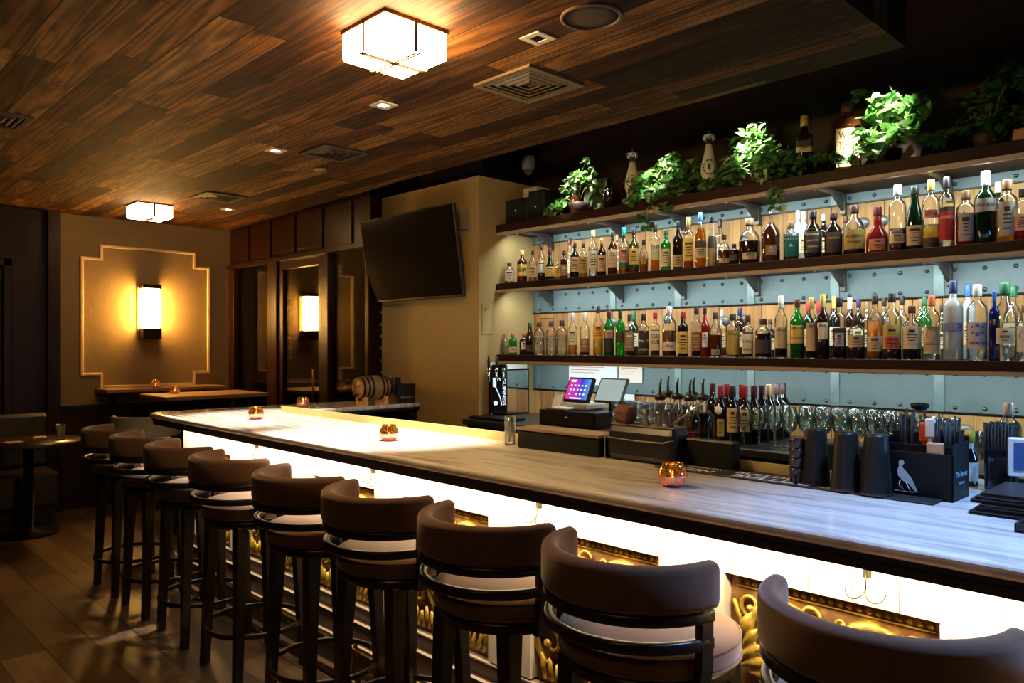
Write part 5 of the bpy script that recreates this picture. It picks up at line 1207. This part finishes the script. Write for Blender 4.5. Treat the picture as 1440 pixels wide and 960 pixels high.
# carafe, bitters, straws, menus
X = 2.72; t = thing('glass_carafe', 'ribbed clear glass carafe with black stopper behind the caddy', 'carafe', (X, yat(1293, X), ZB))
MB().lathe([(0, 0), (.038, 0), (.042, .01), (.042, .12), (.034, .17), (.019, .22), (.016, .24), (.013, .24), (.030, .17), (.038, .12), (.037, .014), (0, .012)], n=24).build('body', G_rim, t)
m = MB()
for k in range(12): a = k * PI / 6; m.tube([(.0425 * math.cos(a), .0425 * math.sin(a), .01), (.0425 * math.cos(a), .0425 * math.sin(a), .12), (.034 * math.cos(a), .034 * math.sin(a), .17)], .0018, 5)
m.build('ribs', G_rim, t)
MB().lathe([(0, .238), (.019, .238), (.027, .246), (.027, .258), (0, .262)], n=20).build('stopper', M_black, t)
X = 2.78; t = thing('bitters_bottle', 'dark bitters bottle with yellow cap and white label behind caddy', 'bottle', (X, yat(1362, X), ZB), math.atan2(-yat(1362, X), -X))
MB().lathe([(0, 0), (.025, 0), (.027, .006), (.027, .09), (.014, .12), (.012, .145), (0, .145)], n=20).build('bottle_glass', GL('black'), t)
MB().lathe([(0, .14), (.0175, .14), (.0175, .175), (0, .176)], n=16).build('cap', plain('lemon_cap', (.75, .55, .03), .4), t)
MB().lathe([(.0275, .015), (.0275, .075)], n=20, cap=False).lathe([(.0145, .115), (.0150, .138)], n=20, cap=False).build('paper_label', plain('label_white', PAPER['white'], .6), t)
X = 2.73; Y = yat(1408, X); t = thing('straw_holder', 'clear acrylic holder packed with black straws', 'straw holder', (X, Y, ZB), .2)
MB().rbox(-.042, .042, -.042, .042, 0, .135, .008).build('holder', thin_glass('acrylic', (.35, .40, .5), .03, (.02, .025, .035), .35), t)
m = MB(); R_ = random.Random(5)
for a in range(9):
    for b in range(9): m.tube([(-.034 + a * .0085, -.034 + b * .0085, .006), (-.036 + a * .009, -.036 + b * .009, .205 + R_.uniform(-.008, .008))], .0036, 5)
s_ = m.build('black_straws', M_black, loc=(X, Y, ZB)); tag(s_, 'dense bundle of black drinking straws in the acrylic holder', 'straws', kind='stuff')
X = 3.85; t = bottle(X, yat(1418, X), ZC, .27, .05, 'wine', 'clear', 'water', .3, 'silver', None, 'clear glass bottle behind the straw holder on back counter', name='glass_bottle')
mx_, my_ = spat(723, 1353)
for k in range(6):
    t = thing('menu_folder', 'black menu folder in the stack at the counter end, %s from the bottom' % ordn(k), 'menu', (mx_ + .02 + (k % 2) * .006 + .002 * k, my_ - .01 - .012 * ((k * 7) % 3), ZB + .0005 + k * .0098), 0, 'stacked black menu folders')
    MB().box(0, .24, -.33, 0, 0, .0028).box(0, .24, -.004, 0, 0, .0092).box(0, .24, -.33, 0, .0064, .0092).build('cover', plain('menu_leather', (.014, .014, .017), .42, var=.2), t, bevel=.001)
    MB().box(.006, .234, -.325, -.006, .0029, .0063).build('pages', plain('menu_pages', (.03, .03, .035), .7), t)
t = thing('check_stand', 'white framed card stand with rounded corners beside the straws', 'card stand', (2.66, yat(1434, 2.66), ZB + .061), .3)
MB().rbox(0, .012, -.10, .03, 0, .115, .005).build('frame', plain('white_plastic', (.75, .78, .82), .4), t)
MB().box(-.002, .001, -.085, .015, .018, .10).build('inset', plain('blue_inset', (.06, .12, .3), .3), t)
x, y = spat(748, 1426)
t = thing('change_tray', 'black change tray at the lower right edge of the counter', 'tray', (x, y, ZB))
MB().box(0, .14, -.18, .0, 0, .006).box(0, .14, -.006, 0, 0, .022).box(0, .006, -.18, 0, 0, .022).box(.134, .14, -.18, 0, 0, .022).build('body', plain('tray_black', (.012, .014, .02), .35), t, bevel=.002)
MB().lathe([(0, .006), (.016, .006), (.016, .010), (0, .010)], c=(.05, -.045, 0), n=18).build('emblem', plain('tray_white', (.8, .8, .85), .5), t)

# barrel and box on the arm
t = thing('oak_barrel', 'small oak barrel on a wooden cradle on the far bar arm', 'barrel', (3.18, 4.93, ZB))
pb = []
for k in range(9):
    u = k / 8; pb.append((.076 + .016 * math.sin(PI * u), .27 * u))
Mr = Matrix.Translation((0, 0, .128)) @ Matrix.Rotation(PI / 2, 4, 'Y')
MB().lathe([(0, .012), (.070, .012), (.070, 0)] + pb + [(.070, .27), (.070, .258), (0, .258)], n=28, M=Mr).build('staves', plain('oak', (.30, .16, .07), .5, var=.35, scale=14), t)
for u in (.06, .20, .33, .67, .80, .94):
    r_ = .076 + .016 * math.sin(PI * u) + .0015
    MB().lathe([(r_ - .001, .27 * u - .008), (r_ + .001, .27 * u - .008), (r_ + .001, .27 * u + .008), (r_ - .001, .27 * u + .008)], n=28, M=Mr, cap=False).build('hoop', M_blackmetal, t)
MB().lathe([(0, 0.006), (.069, .006), (.069, .011), (0, .011)], n=28, M=Mr).build('head', plain('oak_head', (.62, .34, .10), .5, var=.15), t)
for x0 in (.02, .20): MB().box(x0, x0 + .035, -.06, .06, 0, .03).box(x0, x0 + .035, -.06, -.03, .03, .06).box(x0, x0 + .035, .03, .06, .03, .06).build('cradle', plain('pale_pine', (.62, .34, .11), .5, var=.15), t)
MB().tube([(-.002, 0, .075), (-.03, 0, .075)], .006, 8).tube([(-.025, 0, .06), (-.025, 0, .092)], .004, 6).build('spigot', M_blackmetal, t)
m = MB(); flat_text(m, 'Woodford', .024, Matrix.Translation((.0045, 0, .142)) @ Matrix.Rotation(-PI / 2, 4, 'Z') @ Matrix.Rotation(PI / 2, 4, 'X'), .02, .085); m.build('lettering', plain('burnt_print', (.04, .02, .01), .6), t)
t = thing('display_box', 'black carton with pale lettering beside the oak barrel', 'box', (3.48, 4.84, ZB))
MB().box(0, .17, 0, .13, 0, .150).box(.0, .06, .04, .13, .15, .2).build('carton', plain('carton_black', (.010, .010, .012), .45), t, bevel=.003)
m = MB(); flat_text(m, 'Woodford', .028, Matrix.Translation((.09, -.001, .045)) @ Matrix.Rotation(PI / 2, 4, 'X'), .01, .12); m.build('lettering', plain('grey_print', (.4, .36, .3), .6), t)

# ================================================================== FAR TABLES
t = thing('high_table', 'wooden topped high table behind the far end of the bar', 'table', (2.95, 7.15, 0))
MB().rbox(-.47, .47, -.32, .34, 1.035, 1.07, .006).build('tabletop', planks('table_wood', 0, 1, .33, 3, ((0, (.34, .18, .08)), (1, (.42, .24, .11))), .3, .35, .004, .1, .3), t)
MB().tube([(0, 0, .03), (0, 0, 1.035)], .04, 14).lathe([(.26, 0), (.26, .015), (.04, .03)], n=24).build('pedestal', M_blackmetal, t)
copy_thing(cp, (2.72, 7.28, 1.0705), None, 'mercury glass candle holder on the high table')
t = thing('wall_ledge', 'wooden drink ledge on the wall below the sconce panel', 'ledge', (2.80, 7.80, 0))
MB().rbox(-.56, .56, -.16, .19, 1.075, 1.11, .006).build('shelf', MATS['table_wood'], t)
for s in (-.4, .4): MB().box(s - .02, s + .02, .0, .19, .97, 1.075).build('bracket', M_blackmetal, t)
copy_thing(cp, (2.71, 7.74, 1.1105), None, 'mercury glass candle holder on the wall ledge')
t = thing('high_chair', 'grey upholstered high chair just beyond the far bar corner', 'chair', (2.12, 6.25, 0), -.5)
MB().rbox(-.19, .19, -.19, .19, .66, .73, .02).build('seat', plain('grey_upholstery', (.22, .20, .16), .8, var=.1), t)
m = MB(); arc_sweep(m, .23, math.radians(180), math.radians(360), rrect(-.02, .02, .82, .98, .018)); m.build('backrest', MATS['grey_upholstery'], t)
for s in (-1, 1): MB().tube([(s * .2, -.08, .7), (s * .215, -.08, .84)], .012, 8).build('back_post', M_legwood, t)
for sx in (-1, 1):
    for sy in (-1, 1): MB().tube([(sx * .15, sy * .15, .66), (sx * .18, sy * .18, 0)], .016, 8).build('leg', M_legwood, t)
t = thing('dining_table', 'low dark round table with napkins in the far left corner', 'table', (1.52, 7.15, 0))
MB().lathe([(0, .72), (.38, .72), (.40, .73), (.40, .75), (0, .755)], n=32).build('tabletop', plain('dark_table', (.03, .018, .012), .3), t)
MB().lathe([(.22, 0), (.22, .02), (.04, .04), (.035, .72)], n=20).build('pedestal', M_blackmetal, t)
for k, (dx, dy, lb) in enumerate(((-.13, -.12, 'folded pale napkin on the dark corner table, nearer one'), (.10, .10, 'folded pale napkin on the dark corner table, farther one'))):
    n_ = tag(MB().box(-.06, .06, -.045, .045, 0, .006).box(-.055, .05, -.04, .042, .006, .01).build('napkin', plain('napkin_cloth', (.5, .36, .24), .8)), lb, 'napkin'); n_.location = (1.52 + dx, 7.15 + dy, .755); n_.rotation_euler = (0, 0, .3 + k)
t = thing('water_glass', 'dim water glass on the dark corner table', 'glass', (1.72, 7.02, .755)); MB().lathe([(0, 0), (.03, 0), (.035, .12), (.033, .12), (.027, .01), (0, .01)], n=18).build('cup', G_rim, t)
t = thing('banquette', 'dark leather banquette bench along the far left wall', 'bench', (.85, 7.63, 0))
MB().rbox(-1.0, .95, -.25, .25, .15, .45, .03).build('seat', plain('dark_leather', (.02, .012, .009), .4), t)
MB().rbox(-1.0, .95, .14, .25, .45, .92, .03).build('backrest', MATS['dark_leather'], t)
MB().box(-.98, .93, -.2, .22, 0, .15).build('base', M_black, t)
